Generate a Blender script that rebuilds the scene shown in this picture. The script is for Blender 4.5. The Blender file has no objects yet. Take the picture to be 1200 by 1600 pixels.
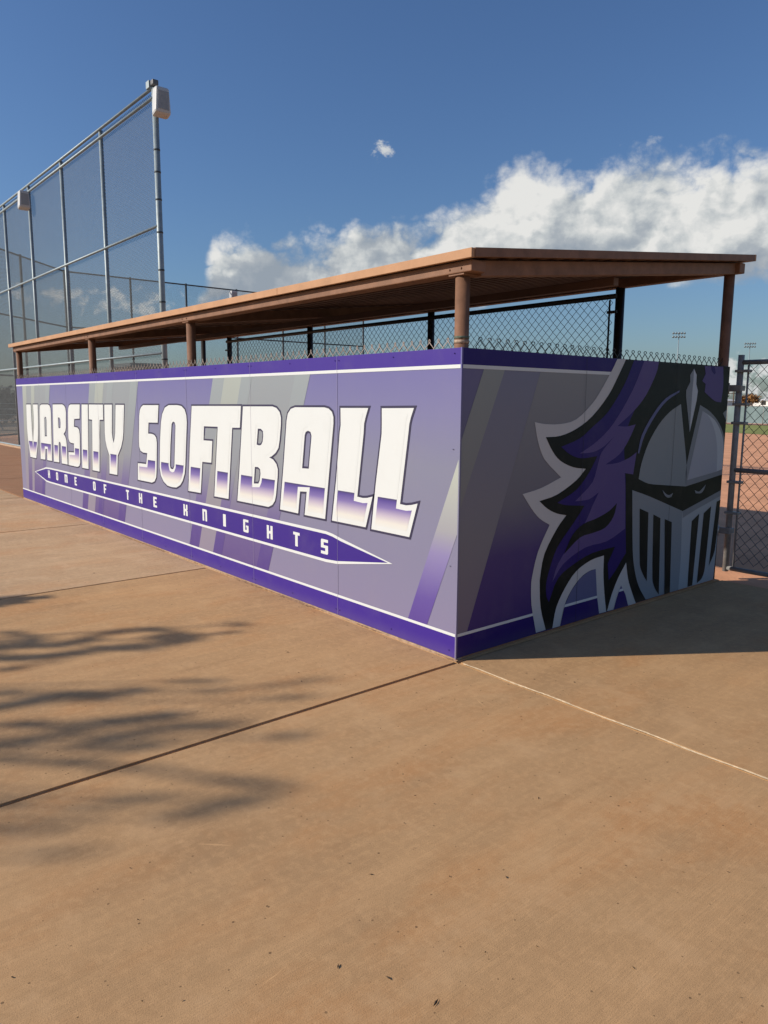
import bpy, bmesh, math, random
from mathutils import Vector, Matrix
from mathutils.geometry import tessellate_polygon
R = math.radians
rnd = random.Random(7)
scn = bpy.context.scene
COL = scn.collection

# ------------------------------------------------------------------ camera
CAM_POS = Vector((2.9656, -3.0571, 1.5314))
YAW, PITCH, ROLL = 0.871919, 0.149276, 0.005988
fw = Vector((-math.sin(YAW)*math.cos(PITCH), math.cos(YAW)*math.cos(PITCH), -math.sin(PITCH)))
rt = Vector((math.cos(YAW), math.sin(YAW), 0))
up = rt.cross(fw)
r2 = rt*math.cos(ROLL) + up*math.sin(ROLL)
u2 = up*math.cos(ROLL) - rt*math.sin(ROLL)
cam = bpy.data.cameras.new('camera')
cam.sensor_fit = 'HORIZONTAL'; cam.sensor_width = 36.0; cam.lens = 1155.64/1200*36
cam.clip_start = 0.05; cam.clip_end = 6000
camo = bpy.data.objects.new('camera', cam); COL.objects.link(camo)
m = Matrix((r2, u2, -fw)).transposed().to_4x4(); m.translation = CAM_POS
camo.matrix_world = m
scn.camera = camo

# ------------------------------------------------------------------ sun and exposure
SUN_EL = R(26.0)
LIGHT = Vector((0.563, 0.826, 0)).normalized()          # horizontal travel of the light
sun_dir = Vector((LIGHT.x*math.cos(SUN_EL), LIGHT.y*math.cos(SUN_EL), -math.sin(SUN_EL)))
sl = bpy.data.lights.new('sun', 'SUN'); sl.energy = 5.0; sl.angle = R(0.53); sl.color = (1.0, 0.915, 0.79)
so = bpy.data.objects.new('sun', sl); COL.objects.link(so)
so.rotation_euler = sun_dir.to_track_quat('-Z', 'Y').to_euler(); so.location = (-20, -30, 25)
scn.view_settings.view_transform = 'Standard'; scn.view_settings.look = 'None'
scn.view_settings.exposure = 0.0; scn.view_settings.gamma = 1.0
scn.view_settings.use_curve_mapping = False
scn.cycles.max_bounces = 6; scn.cycles.diffuse_bounces = 3; scn.cycles.use_adaptive_sampling = False
scn.cycles.use_denoising = True
try: scn.cycles.denoiser = 'OPENIMAGEDENOISE'; scn.cycles.denoising_input_passes = 'RGB_ALBEDO_NORMAL'; scn.cycles.denoising_prefilter = 'ACCURATE'
except Exception: pass

# ------------------------------------------------------------------ world: sky with cumulus
world = bpy.data.worlds.new('World'); scn.world = world; world.use_nodes = True
wt = world.node_tree; wt.nodes.clear()
class NT:
    def __init__(s, t): s.t = t
    def n(s, typ, **kw):
        nd = s.t.nodes.new(typ)
        for k, v in kw.items(): setattr(nd, k, v)
        return nd
    def put(s, sock, v):
        if hasattr(v, 'is_output') or isinstance(v, bpy.types.NodeSocket): s.t.links.new(v, sock)
        else: sock.default_value = v
    def m(s, op, a, b=0.0, c=0.0, clamp=False):
        nd = s.n('ShaderNodeMath', operation=op, use_clamp=clamp)
        s.put(nd.inputs[0], a); s.put(nd.inputs[1], b); s.put(nd.inputs[2], c)
        return nd.outputs[0]
    def vm(s, op, a, b=(0, 0, 0), out=0):
        nd = s.n('ShaderNodeVectorMath', operation=op)
        s.put(nd.inputs[0], a); s.put(nd.inputs[1], b)
        return nd.outputs[out]
    def xyz(s, x, y, z):
        nd = s.n('ShaderNodeCombineXYZ')
        for i, v in enumerate((x, y, z)): s.put(nd.inputs[i], v)
        return nd.outputs[0]
    def noise(s, vec, scale, detail=4, rough=.55, lac=2.0, dist=0.0, dim='3D'):
        nd = s.n('ShaderNodeTexNoise', noise_dimensions=dim); s.put(nd.inputs['Vector'], vec)
        nd.inputs['Scale'].default_value = scale; nd.inputs['Detail'].default_value = detail
        nd.inputs['Roughness'].default_value = rough; nd.inputs['Lacunarity'].default_value = lac
        nd.inputs['Distortion'].default_value = dist
        return nd.outputs[0]
    def ramp(s, f, stops, interp='LINEAR'):
        nd = s.n('ShaderNodeValToRGB'); cr = nd.color_ramp; cr.interpolation = interp
        while len(cr.elements) < len(stops): cr.elements.new(0.5)
        for e, (p_, c) in zip(cr.elements, stops):
            e.position = p_; e.color = (*c, 1) if len(c) == 3 else c
        s.put(nd.inputs[0], f); return nd.outputs[0]
    def mix(s, f, a, b, blend='MIX'):
        nd = s.n('ShaderNodeMix', data_type='RGBA', blend_type=blend)
        s.put(nd.inputs[0], f); s.put(nd.inputs[6], a if not isinstance(a, tuple) else (*a[:3], 1)); s.put(nd.inputs[7], b if not isinstance(b, tuple) else (*b[:3], 1))
        return nd.outputs[2]
    def smooth(s, v, a, b):
        nd = s.n('ShaderNodeMapRange', interpolation_type='SMOOTHSTEP')
        s.put(nd.inputs[0], v); nd.inputs[1].default_value = a; nd.inputs[2].default_value = b
        return nd.outputs[0]
    def curve(s, v, pts):
        nd = s.n('ShaderNodeFloatCurve'); c = nd.mapping.curves[0]
        while len(c.points) < len(pts): c.points.new(0.5, 0.5)
        for q, (x, y) in zip(c.points, pts): q.location = (x, y); q.handle_type = 'AUTO'
        nd.mapping.update(); s.put(nd.inputs[1], v); return nd.outputs[0]
w = NT(wt)
sky = w.n('ShaderNodeTexSky'); sky.sky_type = 'NISHITA'; sky.sun_disc = False
sky.sun_elevation = SUN_EL; sky.sun_rotation = math.atan2(-LIGHT.x, -LIGHT.y)
sky.altitude = 400; sky.air_density = 1.3; sky.dust_density = 1.2; sky.ozone_density = 2.2
dirv = w.n('ShaderNodeTexCoord').outputs['Generated']
FH = (-math.sin(YAW), math.cos(YAW), 0); RH = (math.cos(YAW), math.sin(YAW), 0)
az = w.m('ARCTAN2', w.vm('DOT_PRODUCT', dirv, RH, out=1), w.vm('DOT_PRODUCT', dirv, FH, out=1))
sep = w.n('ShaderNodeSeparateXYZ'); wt.links.new(dirv, sep.inputs[0])
el = w.m('ARCSINE', sep.outputs[2])
azn = w.m('MULTIPLY_ADD', az, 1/(2*math.pi), 0.5)
# cumulus bank right round the horizon: height of its tops and of its base against the azimuth
TOP = [(-0.236,.135),(-0.223,.182),(-0.187,.198),(-0.126,.204),(-0.064,.212),(-0.002,.222),(.06,.230),(.096,.240),(.12,.260),(.144,.280),(.167,.288),(.191,.278),(.238,.276),(.295,.276),(.322,.278),(.348,.288),(.375,.288),(.412,.280),(.452,.275)]
tops = [(-3.14,.20),(-2.7,.26),(-2.3,.13),(-1.9,.24),(-1.5,.20),(-1.1,.11),(-.8,.10),(-.5,.075),(-.3,.085)] + TOP + [(.6,.26),(.8,.17),(1.1,.21),(1.5,.28),(1.9,.15),(2.3,.25),(2.8,.24),(3.14,.20)]
T = w.curve(azn, [(a/(2*math.pi)+.5, e/0.4) for a, e in tops])
T = w.m('MULTIPLY', T, 0.4)
B = w.m('MULTIPLY_ADD', w.noise(w.xyz(az, 0, 3.1), 2.2, 1), 0.04, 0.125)
B = w.m('SUBTRACT', B, w.m('MULTIPLY', w.smooth(az, .22, .02), .035))
uv = w.xyz(w.m('MULTIPLY', az, 1.0), w.m('MULTIPLY', el, 1.25), 0.0)
def puff(vec, fine=True):
    """cauliflower relief: rounded cells at three sizes, frayed by fractal noise"""
    tot = None
    for sc_, am_ in ((13.0, .50), (29.0, .28), (64.0, .16)):
        v = w.n('ShaderNodeTexVoronoi', feature='F1', voronoi_dimensions='2D'); w.put(v.inputs['Vector'], vec)
        v.inputs['Scale'].default_value = sc_
        dq = v.outputs['Distance']; q = w.m('MULTIPLY', w.m('SUBTRACT', .72, w.m('MULTIPLY', w.m('MULTIPLY', dq, dq), 1.25)), am_)
        tot = q if tot is None else w.m('ADD', tot, q)
    return tot
wob = w.n('ShaderNodeTexNoise', noise_dimensions='2D'); w.put(wob.inputs['Vector'], uv); wob.inputs['Scale'].default_value = 22; wob.inputs['Detail'].default_value = 5
uvw = w.vm('ADD', uv, w.vm('MULTIPLY', w.vm('SUBTRACT', wob.outputs[1], (.5, .5, .5)), (.055, .055, 0)))
nf = w.noise(uv, 12.0, 8, .60, 2.1, .1, '2D')
pf = puff(uvw)
n1 = w.m('ADD', w.m('MULTIPLY', pf, .40), w.m('MULTIPLY', nf, .66))
n1 = w.m('ADD', n1, .065)
SH = (-0.012, 0.011, 0)
pfb = puff(w.vm('ADD', uvw, SH)); nfb = w.noise(w.vm('ADD', uv, SH), 12.0, 5, .58, 2.1, .1, '2D')
n1b = w.m('ADD', w.m('ADD', w.m('MULTIPLY', pfb, .40), w.m('MULTIPLY', nfb, .66)), .065)
n2 = w.noise(uv, 4.0, 3, .5, 2.0, 0.0, '2D')
dtop = w.m('SUBTRACT', T, el); dbase = w.m('MULTIPLY', w.m('SUBTRACT', el, B), 1.4)
inside = w.m('MINIMUM', dtop, dbase)
d = w.m('ADD', w.m('MULTIPLY', inside, 50.0), w.m('MULTIPLY', w.m('SUBTRACT', n1, .5), 5.4))
d = w.m('MINIMUM', d, w.m('MULTIPLY_ADD', inside, 45.0, 1.6))
a_bank = w.smooth(d, 0.0, 1.6)
# small separate clouds: (azimuth, elevation, half width, half height, solidity)
small = [(-.003,.306,.017,.010,.9),(-.36,.118,.11,.018,.8),(.49,.026,.10,.030,1.0),(.34,.02,.05,.008,.6),(.33,.30,.012,.006,.3),(-.75,.05,.12,.02,.8),(1.2,.06,.2,.03,.9),(-1.6,.45,.06,.03,.8),(2.1,.42,.08,.03,.8),(-2.4,.5,.07,.03,.7)]
a_small = None
nfs = w.noise(uv, 48.0, 5, .62, 2.1, .2, '2D')
for (a0, e0, ra, re_, k) in small:
    dx = w.m('DIVIDE', w.m('SUBTRACT', az, a0), ra); dy = w.m('DIVIDE', w.m('SUBTRACT', el, e0), re_)
    q = w.m('SUBTRACT', 1.0, w.m('ADD', w.m('MULTIPLY', dx, dx), w.m('MULTIPLY', dy, dy)))
    q = w.m('ADD', q, w.m('ADD', w.m('MULTIPLY', w.m('SUBTRACT', nfs, .5), 6.5), w.m('MULTIPLY', w.m('SUBTRACT', nf, .5), 3.0)))
    q = w.m('MULTIPLY', w.smooth(q, 0.1, 1.9), k)
    a_small = q if a_small is None else w.m('MAXIMUM', a_small, q)
alpha = w.m('MAXIMUM', a_bank, a_small)
nl_a = w.noise(uv, 6.5, 3, .5, 2.0, 0.0, '2D'); nl_b = w.noise(w.vm('ADD', uv, (-.035, .03, 0)), 6.5, 3, .5, 2.0, 0.0, '2D')
lit = w.m('ADD', w.m('MULTIPLY_ADD', w.m('SUBTRACT', n1, n1b), 2.6, .5), w.m('MULTIPLY', w.m('SUBTRACT', nl_a, nl_b), 2.4))
hgt = w.m('DIVIDE', w.m('SUBTRACT', el, B), w.m('MAXIMUM', w.m('SUBTRACT', T, B), .02), clamp=True)
lit = w.m('ADD', w.m('MULTIPLY', lit, .75), w.m('MULTIPLY', hgt, .50))
lit = w.m('ADD', lit, w.m('MULTIPLY_ADD', n2, -1.15, .48))
lit = w.m('MAXIMUM', lit, w.m('MULTIPLY', w.m('GREATER_THAN', a_small, a_bank), .78))
ccol = w.ramp(lit, [(0.05, (.30,.35,.41)), (.38, (.40,.44,.48)), (.62, (.56,.59,.60)), (.95, (.78,.78,.76))])
bgs = w.n('ShaderNodeBackground'); wt.links.new(w.vm('MULTIPLY', sky.outputs[0], (.82, 1.07, 1.50)), bgs.inputs[0]); bgs.inputs[1].default_value = 0.069
bgc = w.n('ShaderNodeBackground'); wt.links.new(ccol, bgc.inputs[0]); bgc.inputs[1].default_value = 1.0
mx = w.n('ShaderNodeMixShader'); wt.links.new(alpha, mx.inputs[0]); wt.links.new(bgs.outputs[0], mx.inputs[1]); wt.links.new(bgc.outputs[0], mx.inputs[2])
wo = w.n('ShaderNodeOutputWorld'); wt.links.new(mx.outputs[0], wo.inputs[0])

# ------------------------------------------------------------------ helpers
def lin(r, g, b, k=1.0):
    f = lambda c: (c/255/12.92 if c <= 10 else ((c/255+.055)/1.055)**2.4)*k
    return (f(r), f(g), f(b))
def newmat(name):
    mt = bpy.data.materials.new(name); mt.use_nodes = True
    t = NT(mt.node_tree); b = mt.node_tree.nodes['Principled BSDF']
    return mt, t, b
def pos(t): return t.n('ShaderNodeNewGeometry').outputs['Position']
def mat(name, col, rough=.6, var=.12, scale=4.0, bump=0.0, bscale=60.0, metal=0.0, spec=.4, stretch=None):
    mt, t, b = newmat(name)
    p_ = pos(t)
    if stretch: p_ = t.vm('MULTIPLY', p_, stretch)
    n_ = t.noise(p_, scale, 5, .6)
    c0 = tuple(max(0, c*(1-var*1.6)) for c in col); c1 = tuple(min(1, c*(1+var*1.6)) for c in col)
    c = t.ramp(n_, [(.25, c0), (.75, c1)])
    t.put(b.inputs['Base Color'], c)
    b.inputs['Roughness'].default_value = rough; b.inputs['Metallic'].default_value = metal
    b.inputs['Specular IOR Level'].default_value = spec
    if bump:
        bp = t.n('ShaderNodeBump'); bp.inputs['Strength'].default_value = bump; bp.inputs['Distance'].default_value = .01
        t.put(bp.inputs['Height'], t.noise(p_, bscale, 3)); t.put(b.inputs['Normal'], bp.outputs[0])
    return mt
def box(bm, x0, x1, y0, y1, z0, z1):
    v = [bm.verts.new(c) for c in ((x0,y0,z0),(x1,y0,z0),(x1,y1,z0),(x0,y1,z0),(x0,y0,z1),(x1,y0,z1),(x1,y1,z1),(x0,y1,z1))]
    for f in ((0,3,2,1),(4,5,6,7),(0,1,5,4),(1,2,6,5),(2,3,7,6),(3,0,4,7)): bm.faces.new([v[i] for i in f])
    return v
def tube(bm, pts, r, n=8, caps=True, ra=None, smooth=True):
    pts = [Vector(q) for q in pts]; rings = []
    for i, q in enumerate(pts):
        dvec = (pts[min(i+1, len(pts)-1)] - pts[max(i-1, 0)]).normalized()
        a = dvec.cross(Vector((0,0,1)) if abs(dvec.z) < .9 else Vector((1,0,0))).normalized(); b_ = dvec.cross(a)
        rr = ra[i] if ra else r
        rings.append([bm.verts.new(q + (a*math.cos(2*math.pi*k/n) + b_*math.sin(2*math.pi*k/n))*rr) for k in range(n)])
    for A, Bq in zip(rings, rings[1:]):
        for k in range(n):
            f = bm.faces.new((A[k], A[(k+1) % n], Bq[(k+1) % n], Bq[k])); f.smooth = smooth
    if caps:
        bm.faces.new(rings[0][::-1]); bm.faces.new(rings[-1])
def link(name, me, mt, parent=None, smooth=False):
    if mt is not None and not me.materials: me.materials.append(mt)
    o = bpy.data.objects.new(name, me); COL.objects.link(o)
    if parent is not None:
        o.parent = parent; o.matrix_parent_inverse = Matrix.Translation(PLOC.get(parent.name, Vector())).inverted()
    return o
PLOC = {}
def obj(name, bm, mt, parent=None, bevel=0.0, recalc=True):
    if bevel: bmesh.ops.bevel(bm, geom=list(bm.edges), offset=bevel, segments=2, affect='EDGES', profile=.5)
    if recalc: bmesh.ops.recalc_face_normals(bm, faces=list(bm.faces))
    me = bpy.data.meshes.new(name); bm.to_mesh(me); bm.free()
    return link(name, me, mt, parent)
def pydata(name, verts, faces, mt, parent=None):
    me = bpy.data.meshes.new(name); me.from_pydata(verts, [], faces); me.update()
    return link(name, me, mt, parent)
def tag(o, label, cat=None, group=None, kind=None):
    if label: o['label'] = label
    if cat: o['category'] = cat
    if group: o['group'] = group
    if kind: o['kind'] = kind
    return o
def thing(name, label, cat, loc=(0,0,0), group=None):
    o = bpy.data.objects.new(name, None); COL.objects.link(o); o.location = loc; o.empty_display_size = .2
    PLOC[o.name] = Vector(loc)
    return tag(o, label, cat, group)
def structure(o): o['kind'] = 'structure'; return o
def bx(name, dims, mt, parent=None, bevel=0.0):
    bm = bmesh.new(); box(bm, *dims); return obj(name, bm, mt, parent, bevel)
def tb(name, pts, r, mt, parent=None, n=12):
    bm = bmesh.new(); tube(bm, pts, r, n); return obj(name, bm, mt, parent)

# chain link woven from zigzag wires in the plane spanned by ax (unit, horizontal) and z
def chain_link(name, o0, ax, W, z0, z1, hw, hh, r, mt, parent, knuckle=True, n=4, gaps=0.35, tilt=0.0):
    V, F = [], []
    ax = Vector(ax).normalized(); nrm = ax.cross(Vector((0,0,1))); o0 = Vector(o0)
    def seg(a, b_):
        dv = (b_-a).normalized(); p1 = dv.cross(nrm).normalized(); p2 = nrm
        i0 = len(V)
        for q in (a, b_):
            for k in range(n):
                t_ = 2*math.pi*k/n + .785
                V.append(q + (p1*math.cos(t_) + p2*math.sin(t_))*r)
        for k in range(n): F.append((i0+k, i0+(k+1) % n, i0+n+(k+1) % n, i0+n+k))
    nk = int(W/hw); nj = int((z1-z0)/hh)
    zb = z1 - nj*hh
    for k in range(nk+1):
        prev = None
        for j in range(nj+1):
            s_ = 1 if (j+k) % 2 else -1
            x = (k+.5)*hw + s_*(hw/2 + r*.6)
            if x < 0 or x > W: x = min(max(x, 0), W)
            off = r*1.0*(1 if (k % 2) else -1)*(.6 if s_ > 0 else -.6)
            q = o0 + ax*x + Vector((0,0,zb+j*hh)) + nrm*off
            if prev is not None: seg(prev, q)
            prev = q
        if knuckle and ((nj+k) % 2):          # the bent over ends stand up in pairs
            c = o0 + ax*((k+1)*hw) + Vector((0,0,z1))
            rr = .0105; lst = []
            for i in range(9):
                t_ = -2.2 + 4.4*i/8
                lst.append(c + ax*(math.sin(t_)*rr) + Vector((0,0, rr*.5 + math.cos(t_)*rr)) + nrm*(r*1.5*math.sin(t_)))
            for a, b_ in zip(lst, lst[1:]): seg(a, b_)
    o = pydata(name, V, F, mt, parent); o['kind'] = 'stuff'
    return o
# far chain link: straight diagonal wires
def far_link(name, o0, ax, W, z0, z1, hw, r, mt, parent):
    V, F = [], []
    ax = Vector(ax).normalized(); nrm = ax.cross(Vector((0,0,1))); o0 = Vector(o0); H_ = z1-z0
    st = 2*hw; k = -int(H_/st)-1
    for sgn in (1, -1):
        x = -H_ if sgn > 0 else 0.0
        while x < W + (0 if sgn > 0 else H_):
            # line from (x, z0) rising with slope sgn
            t0, t1 = 0.0, H_
            if sgn > 0: t0 = max(t0, -x); t1 = min(t1, W-x)
            else: t0 = max(t0, x-W); t1 = min(t1, x)
            if t1-t0 > .02:
                a = o0 + ax*(x+sgn*t0) + Vector((0,0,z0+t0)); b_ = o0 + ax*(x+sgn*t1) + Vector((0,0,z0+t1))
                dv = (b_-a).normalized(); p1 = dv.cross(nrm); i0 = len(V); off = nrm*(r*sgn)
                for q in (a, b_):
                    for kk in range(3):
                        t_ = 2*math.pi*kk/3
                        V.append(q + off + (p1*math.cos(t_) + nrm*math.sin(t_))*r)
                for kk in range(3): F.append((i0+kk, i0+(kk+1) % 3, i0+3+(kk+1) % 3, i0+3+kk))
            x += st
    o = pydata(name, V, F, mt, parent); o['kind'] = 'stuff'
    return o

# ------------------------------------------------------------------ materials
def concrete(name, base, dark, red, seed):
    mt, t, b = newmat(name)
    p_ = t.vm('ADD', pos(t), (seed*7.3, seed*3.1, 0))
    c = t.ramp(t.noise(p_, .9, 6, .62), [(.28, dark), (.5, base), (.72, tuple(x*1.08 for x in base))])
    c = t.mix(t.smooth(t.noise(t.vm('MULTIPLY', p_, (1.0, .5, 1)), 1.7, 5, .65), .46, .70), c, red)
    # broad sweeps of the float and the broom along the slab
    broad = t.noise(t.vm('MULTIPLY', p_, (2.6, .42, 1)), 1.6, 5, .62)
    c = t.mix(t.m('MULTIPLY', t.smooth(broad, .44, .72), .55), c, tuple(x*1.28 for x in base))
    broad2 = t.noise(t.vm('MULTIPLY', t.vm('ADD', p_, (5.3, 1.7, 0)), (3.4, .5, 1)), 2.1, 5, .65)
    c = t.mix(t.m('MULTIPLY', t.smooth(broad2, .50, .74), .36), c, tuple(x*y for x, y in zip(base, (.70, .66, .62))))
    streak = t.noise(t.vm('MULTIPLY', p_, (26, 1.1, 1)), 2.0, 4, .72)
    c = t.mix(t.m('MULTIPLY', t.smooth(streak, .38, .72), .20), c, tuple(x*.68 for x in base))
    mott = t.noise(p_, 26, 4, .7)
    c = t.mix(t.m('MULTIPLY', t.smooth(mott, .44, .66), .40), c, tuple(x*1.30 for x in base))
    grain = t.noise(p_, 260, 2, .7)
    c = t.mix(t.m('MULTIPLY', t.smooth(grain, .46, .74), .55), c, tuple(x*.50 for x in base))
    patch = t.noise(t.vm('ADD', p_, (9.1, 2.3, 0)), 3.3, 6, .7)
    c = t.mix(t.m('MULTIPLY', t.smooth(patch, .50, .66), .34), c, tuple(x*y for x, y in zip(base, (1.26, 1.32, 1.42))))
    c = t.mix(t.m('MULTIPLY', t.smooth(patch, .44, .30), .34), c, tuple(x*y for x, y in zip(base, (.84, .74, .66))))
    vo2 = t.n('ShaderNodeTexVoronoi'); t.put(vo2.inputs['Vector'], p_); vo2.inputs['Scale'].default_value = 33
    wn2 = t.n('ShaderNodeSeparateColor'); t.put(wn2.inputs[0], vo2.outputs['Color'])
    pit2 = t.m('MULTIPLY', t.m('LESS_THAN', vo2.outputs['Distance'], t.m('MULTIPLY_ADD', wn2.outputs[0], .09, .05)), t.m('GREATER_THAN', wn2.outputs[1], .70))
    c = t.mix(t.m('MULTIPLY', pit2, .65), c, tuple(x*.30 for x in base))
    # dark pits, each a dot of its own
    vo = t.n('ShaderNodeTexVoronoi'); t.put(vo.inputs['Vector'], p_); vo.inputs['Scale'].default_value = 17
    wn = t.n('ShaderNodeSeparateColor'); t.put(wn.inputs[0], vo.outputs['Color'])
    pit = t.m('MULTIPLY', t.m('LESS_THAN', vo.outputs['Distance'], .075), t.m('GREATER_THAN', wn.outputs[0], .72))
    c = t.mix(t.m('MULTIPLY', pit, .75), c, tuple(x*.28 for x in base))
    # pale scratches
    wv = t.noise(t.vm('MULTIPLY', p_, (.9, .5, 1)), .8, 1, .4, 2.0, 0.0)
    sc = t.m('LESS_THAN', t.m('ABSOLUTE', t.m('SUBTRACT', wv, .5)), .0007)
    sc = t.m('MULTIPLY', sc, t.smooth(t.noise(p_, 2.6, 2), .56, .64))
    c = t.mix(t.m('MULTIPLY', sc, .35), c, tuple(min(1, x*1.7) for x in base))
    t.put(b.inputs['Base Color'], c)
    b.inputs['Roughness'].default_value = .88; b.inputs['Specular IOR Level'].default_value = .25
    broom = t.noise(t.vm('MULTIPLY', p_, (160, 4, 1)), 1.0, 3, .6)
    hgt_ = t.m('ADD', t.m('MULTIPLY', broom, .6), t.m('MULTIPLY', grain, .5))
    hgt_ = t.m('SUBTRACT', hgt_, t.m('MULTIPLY', pit, 1.0))
    bp = t.n('ShaderNodeBump'); bp.inputs['Strength'].default_value = .35; bp.inputs['Distance'].default_value = .004
    t.put(bp.inputs['Height'], hgt_); t.put(b.inputs['Normal'], bp.outputs[0])
    return mt
M = {}
M['concrete'] = concrete('tan_concrete', (.500,.297,.142), (.40,.238,.118), (.535,.272,.112), 0)
M['concrete_pale'] = concrete('pale_tan_concrete', (.530,.345,.195), (.43,.276,.156), (.55,.306,.150), 0)
M['wrap2'] = mat('worn_bare_patch', (.36,.26,.19), .8, .4, 60)
M['concrete_red'] = concrete('reddish_concrete', (.36,.185,.095), (.27,.14,.075), (.38,.175,.085), 3)
M['joint'] = mat('joint_dark', (.035,.03,.028), .9, .3, 30)
M['sealant'] = mat('joint_sealant', (.52,.39,.25), .85, .2, 40, .3, 120)
M['footing'] = mat('footing_concrete', (.43,.29,.19), .9, .25, 25, .4, 90)
M['dirt'] = mat('infield_dirt', (.70,.335,.175), .95, .14, 1.3, .5, 30)
M['desert'] = mat('desert_ground', (.36,.26,.17), .95, .2, .15, .3, 8)
M['grass'] = mat('outfield_grass', (.23,.25,.06), .95, .3, .8, .5, 20)
M['wrap'] = mat('faded_green_tape', (.10,.12,.09), .8, .4, 60)
M['post_dk'] = mat('shade_darkened_steel', (.022,.018,.017), .5, .1, 5)  # inner rear posts: backlit darkness put into the colour
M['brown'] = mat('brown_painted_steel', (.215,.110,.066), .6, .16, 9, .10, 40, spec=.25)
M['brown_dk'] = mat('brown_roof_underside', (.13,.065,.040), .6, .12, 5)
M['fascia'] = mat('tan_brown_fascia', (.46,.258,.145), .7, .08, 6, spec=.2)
M['galv'] = mat('galvanised_steel', (.26,.31,.33), .5, .12, 8, metal=.2)
M['galv_wire'] = mat('galvanised_wire', (.10,.12,.13), .6, .1, 4)
M['far_metal'] = mat('weathered_dark_steel', (.055,.065,.07), .6, .1, 4)
M['far_wire'] = mat('weathered_wire', (.07,.085,.09), .6, .1, 4)
M['wire'] = mat('brown_coated_wire', (.34,.27,.235), .5, .2, 40)
M['blackwire'] = mat('black_and_shaded_wire', (.030,.030,.032), .45, .2, 20)
M['gate'] = mat('charcoal_painted_steel', (.25,.245,.24), .45, .15, 20)
M['steel'] = mat('bright_zinc', (.55,.55,.55), .35, .1, 20, metal=.6)
M['speaker'] = mat('off_white_plastic', (.50,.51,.52), .5, .05, 4)
M['speaker_dk'] = mat('speaker_mount_grey', (.12,.12,.13), .5, .1, 8)
M['windscreen'] = mat('teal_windscreen', (.17,.225,.235), .8, .18, .6)
M['shrub_dk'] = mat('dark_shrub_leaf', (.018,.022,.012), .8, .3, 3)
M['leaf'] = mat('tree_leaf', (.07,.10,.03), .7, .3, 3)
M['autumn'] = mat('autumn_leaf', (.27,.13,.04), .8, .35, 1.5)
M['bark'] = mat('bark', (.10,.07,.05), .9, .3, 8, .5, 30)
M['white_wall'] = mat('pale_stucco', (.7,.68,.64), .9, .05, 1)
M['debris'] = mat('dry_leaf_litter', (.045,.028,.016), .9, .4, 60)

M['seam_dk'] = mat('seam_dark', (.03,.028,.04), .8, .1, 5)
M['grille'] = mat('speaker_grille_grey', (.30,.31,.32), .6, .1, 30)
M['blown'] = mat('blown_dirt', (.34,.20,.11), .95, .3, 40, .5, 200)
# printed vinyl inks: one flat colour or a printed vertical blend
def ink(name, stops, z0=0.0, z1=1.83, rough=.50):
    mt, t, b = newmat(name)
    s = t.n('ShaderNodeSeparateXYZ'); t.put(s.inputs[0], pos(t))
    if len(stops) == 1: c = t.ramp(0.5, [(0, stops[0]), (1, stops[0])])
    else:
        f = t.m('DIVIDE', t.m('SUBTRACT', s.outputs[2], z0), z1-z0, clamp=True)
        c = t.ramp(f, stops)
    p_ = pos(t)
    dust = t.noise(p_, 3.5, 5, .65)
    c = t.mix(t.m('MULTIPLY', t.smooth(dust, .45, .8), .07), c, (.30,.26,.22))
    low = t.m('MULTIPLY', t.smooth(t.m('ADD', s.outputs[2], t.m('MULTIPLY', dust, .10)), .15, .03), .13)
    c = t.mix(low, c, (.33,.26,.20))
    t.put(b.inputs['Base Color'], c)
    b.inputs['Roughness'].default_value = rough; b.inputs['Specular IOR Level'].default_value = .22
    bp = t.n('ShaderNodeBump'); bp.inputs['Strength'].default_value = .14; bp.inputs['Distance'].default_value = .02
    t.put(bp.inputs['Height'], t.noise(p_, 2.2, 2)); t.put(b.inputs['Normal'], bp.outputs[0])
    return mt
K = .72
I = {}
I['white'] = ink('ink_white', [lin(239,243,243,K)])
I['outline'] = ink('ink_outline_navy', [lin(62,58,88,K)])
I['band'] = ink('ink_purple', [lin(70,44,154,K)])
I['ribbon'] = ink('ink_ribbon_purple', [lin(64,40,144,K)])
I['P'] = ink('ink_lavender_blend', [(0.0, lin(146,138,172,K)), (.30, lin(141,138,168,K)), (.62, lin(140,141,166,K)), (.80, lin(132,130,174,K)), (1.0, lin(116,112,174,K))])
I['G'] = ink('ink_grey_to_violet', [(0.0, lin(96,74,142,K)), (.20, lin(112,96,150,K)), (.34, lin(132,124,158,K)), (.48, lin(150,152,160,K)), (1.0, lin(158,166,172,K))])
I['Gd'] = ink('ink_violet_stripe', [(0.0, lin(84,60,140,K)), (.20, lin(98,80,150,K)), (.36, lin(124,114,160,K)), (.52, lin(150,154,164,K)), (1.0, lin(162,172,176,K))])
I['Gl'] = ink('ink_pale_stripe', [(0.0, lin(150,138,164,K)), (.35, lin(154,150,162,K)), (.60, lin(168,172,170,K)), (1.0, lin(180,188,182,K))])
I['R'] = ink('ink_corner_stripe', [(0.0, lin(92,66,150,K)), (.18, lin(108,88,168,K)), (.34, lin(150,140,190,K)), (.42, lin(172,172,180,K)), (.6, lin(192,198,190,K)), (1, lin(192,198,190,K))])
I['chrome'] = ink('ink_letter_blend', [(0.0, lin(239,243,243,K)), (.24, lin(240,237,230,K)), (.45, lin(206,194,214,K)), (.68, lin(138,122,186,K)), (.90, lin(96,80,160,K)), (.985, lin(74,66,112,K)), (.992, lin(239,243,243,K)), (1, lin(239,243,243,K))], .70, .914)
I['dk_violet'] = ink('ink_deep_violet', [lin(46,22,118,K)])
I['violet'] = ink('ink_plume_purple', [lin(104,86,150,K)])
I['black'] = ink('ink_black', [lin(12,14,14,K)])
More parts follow.
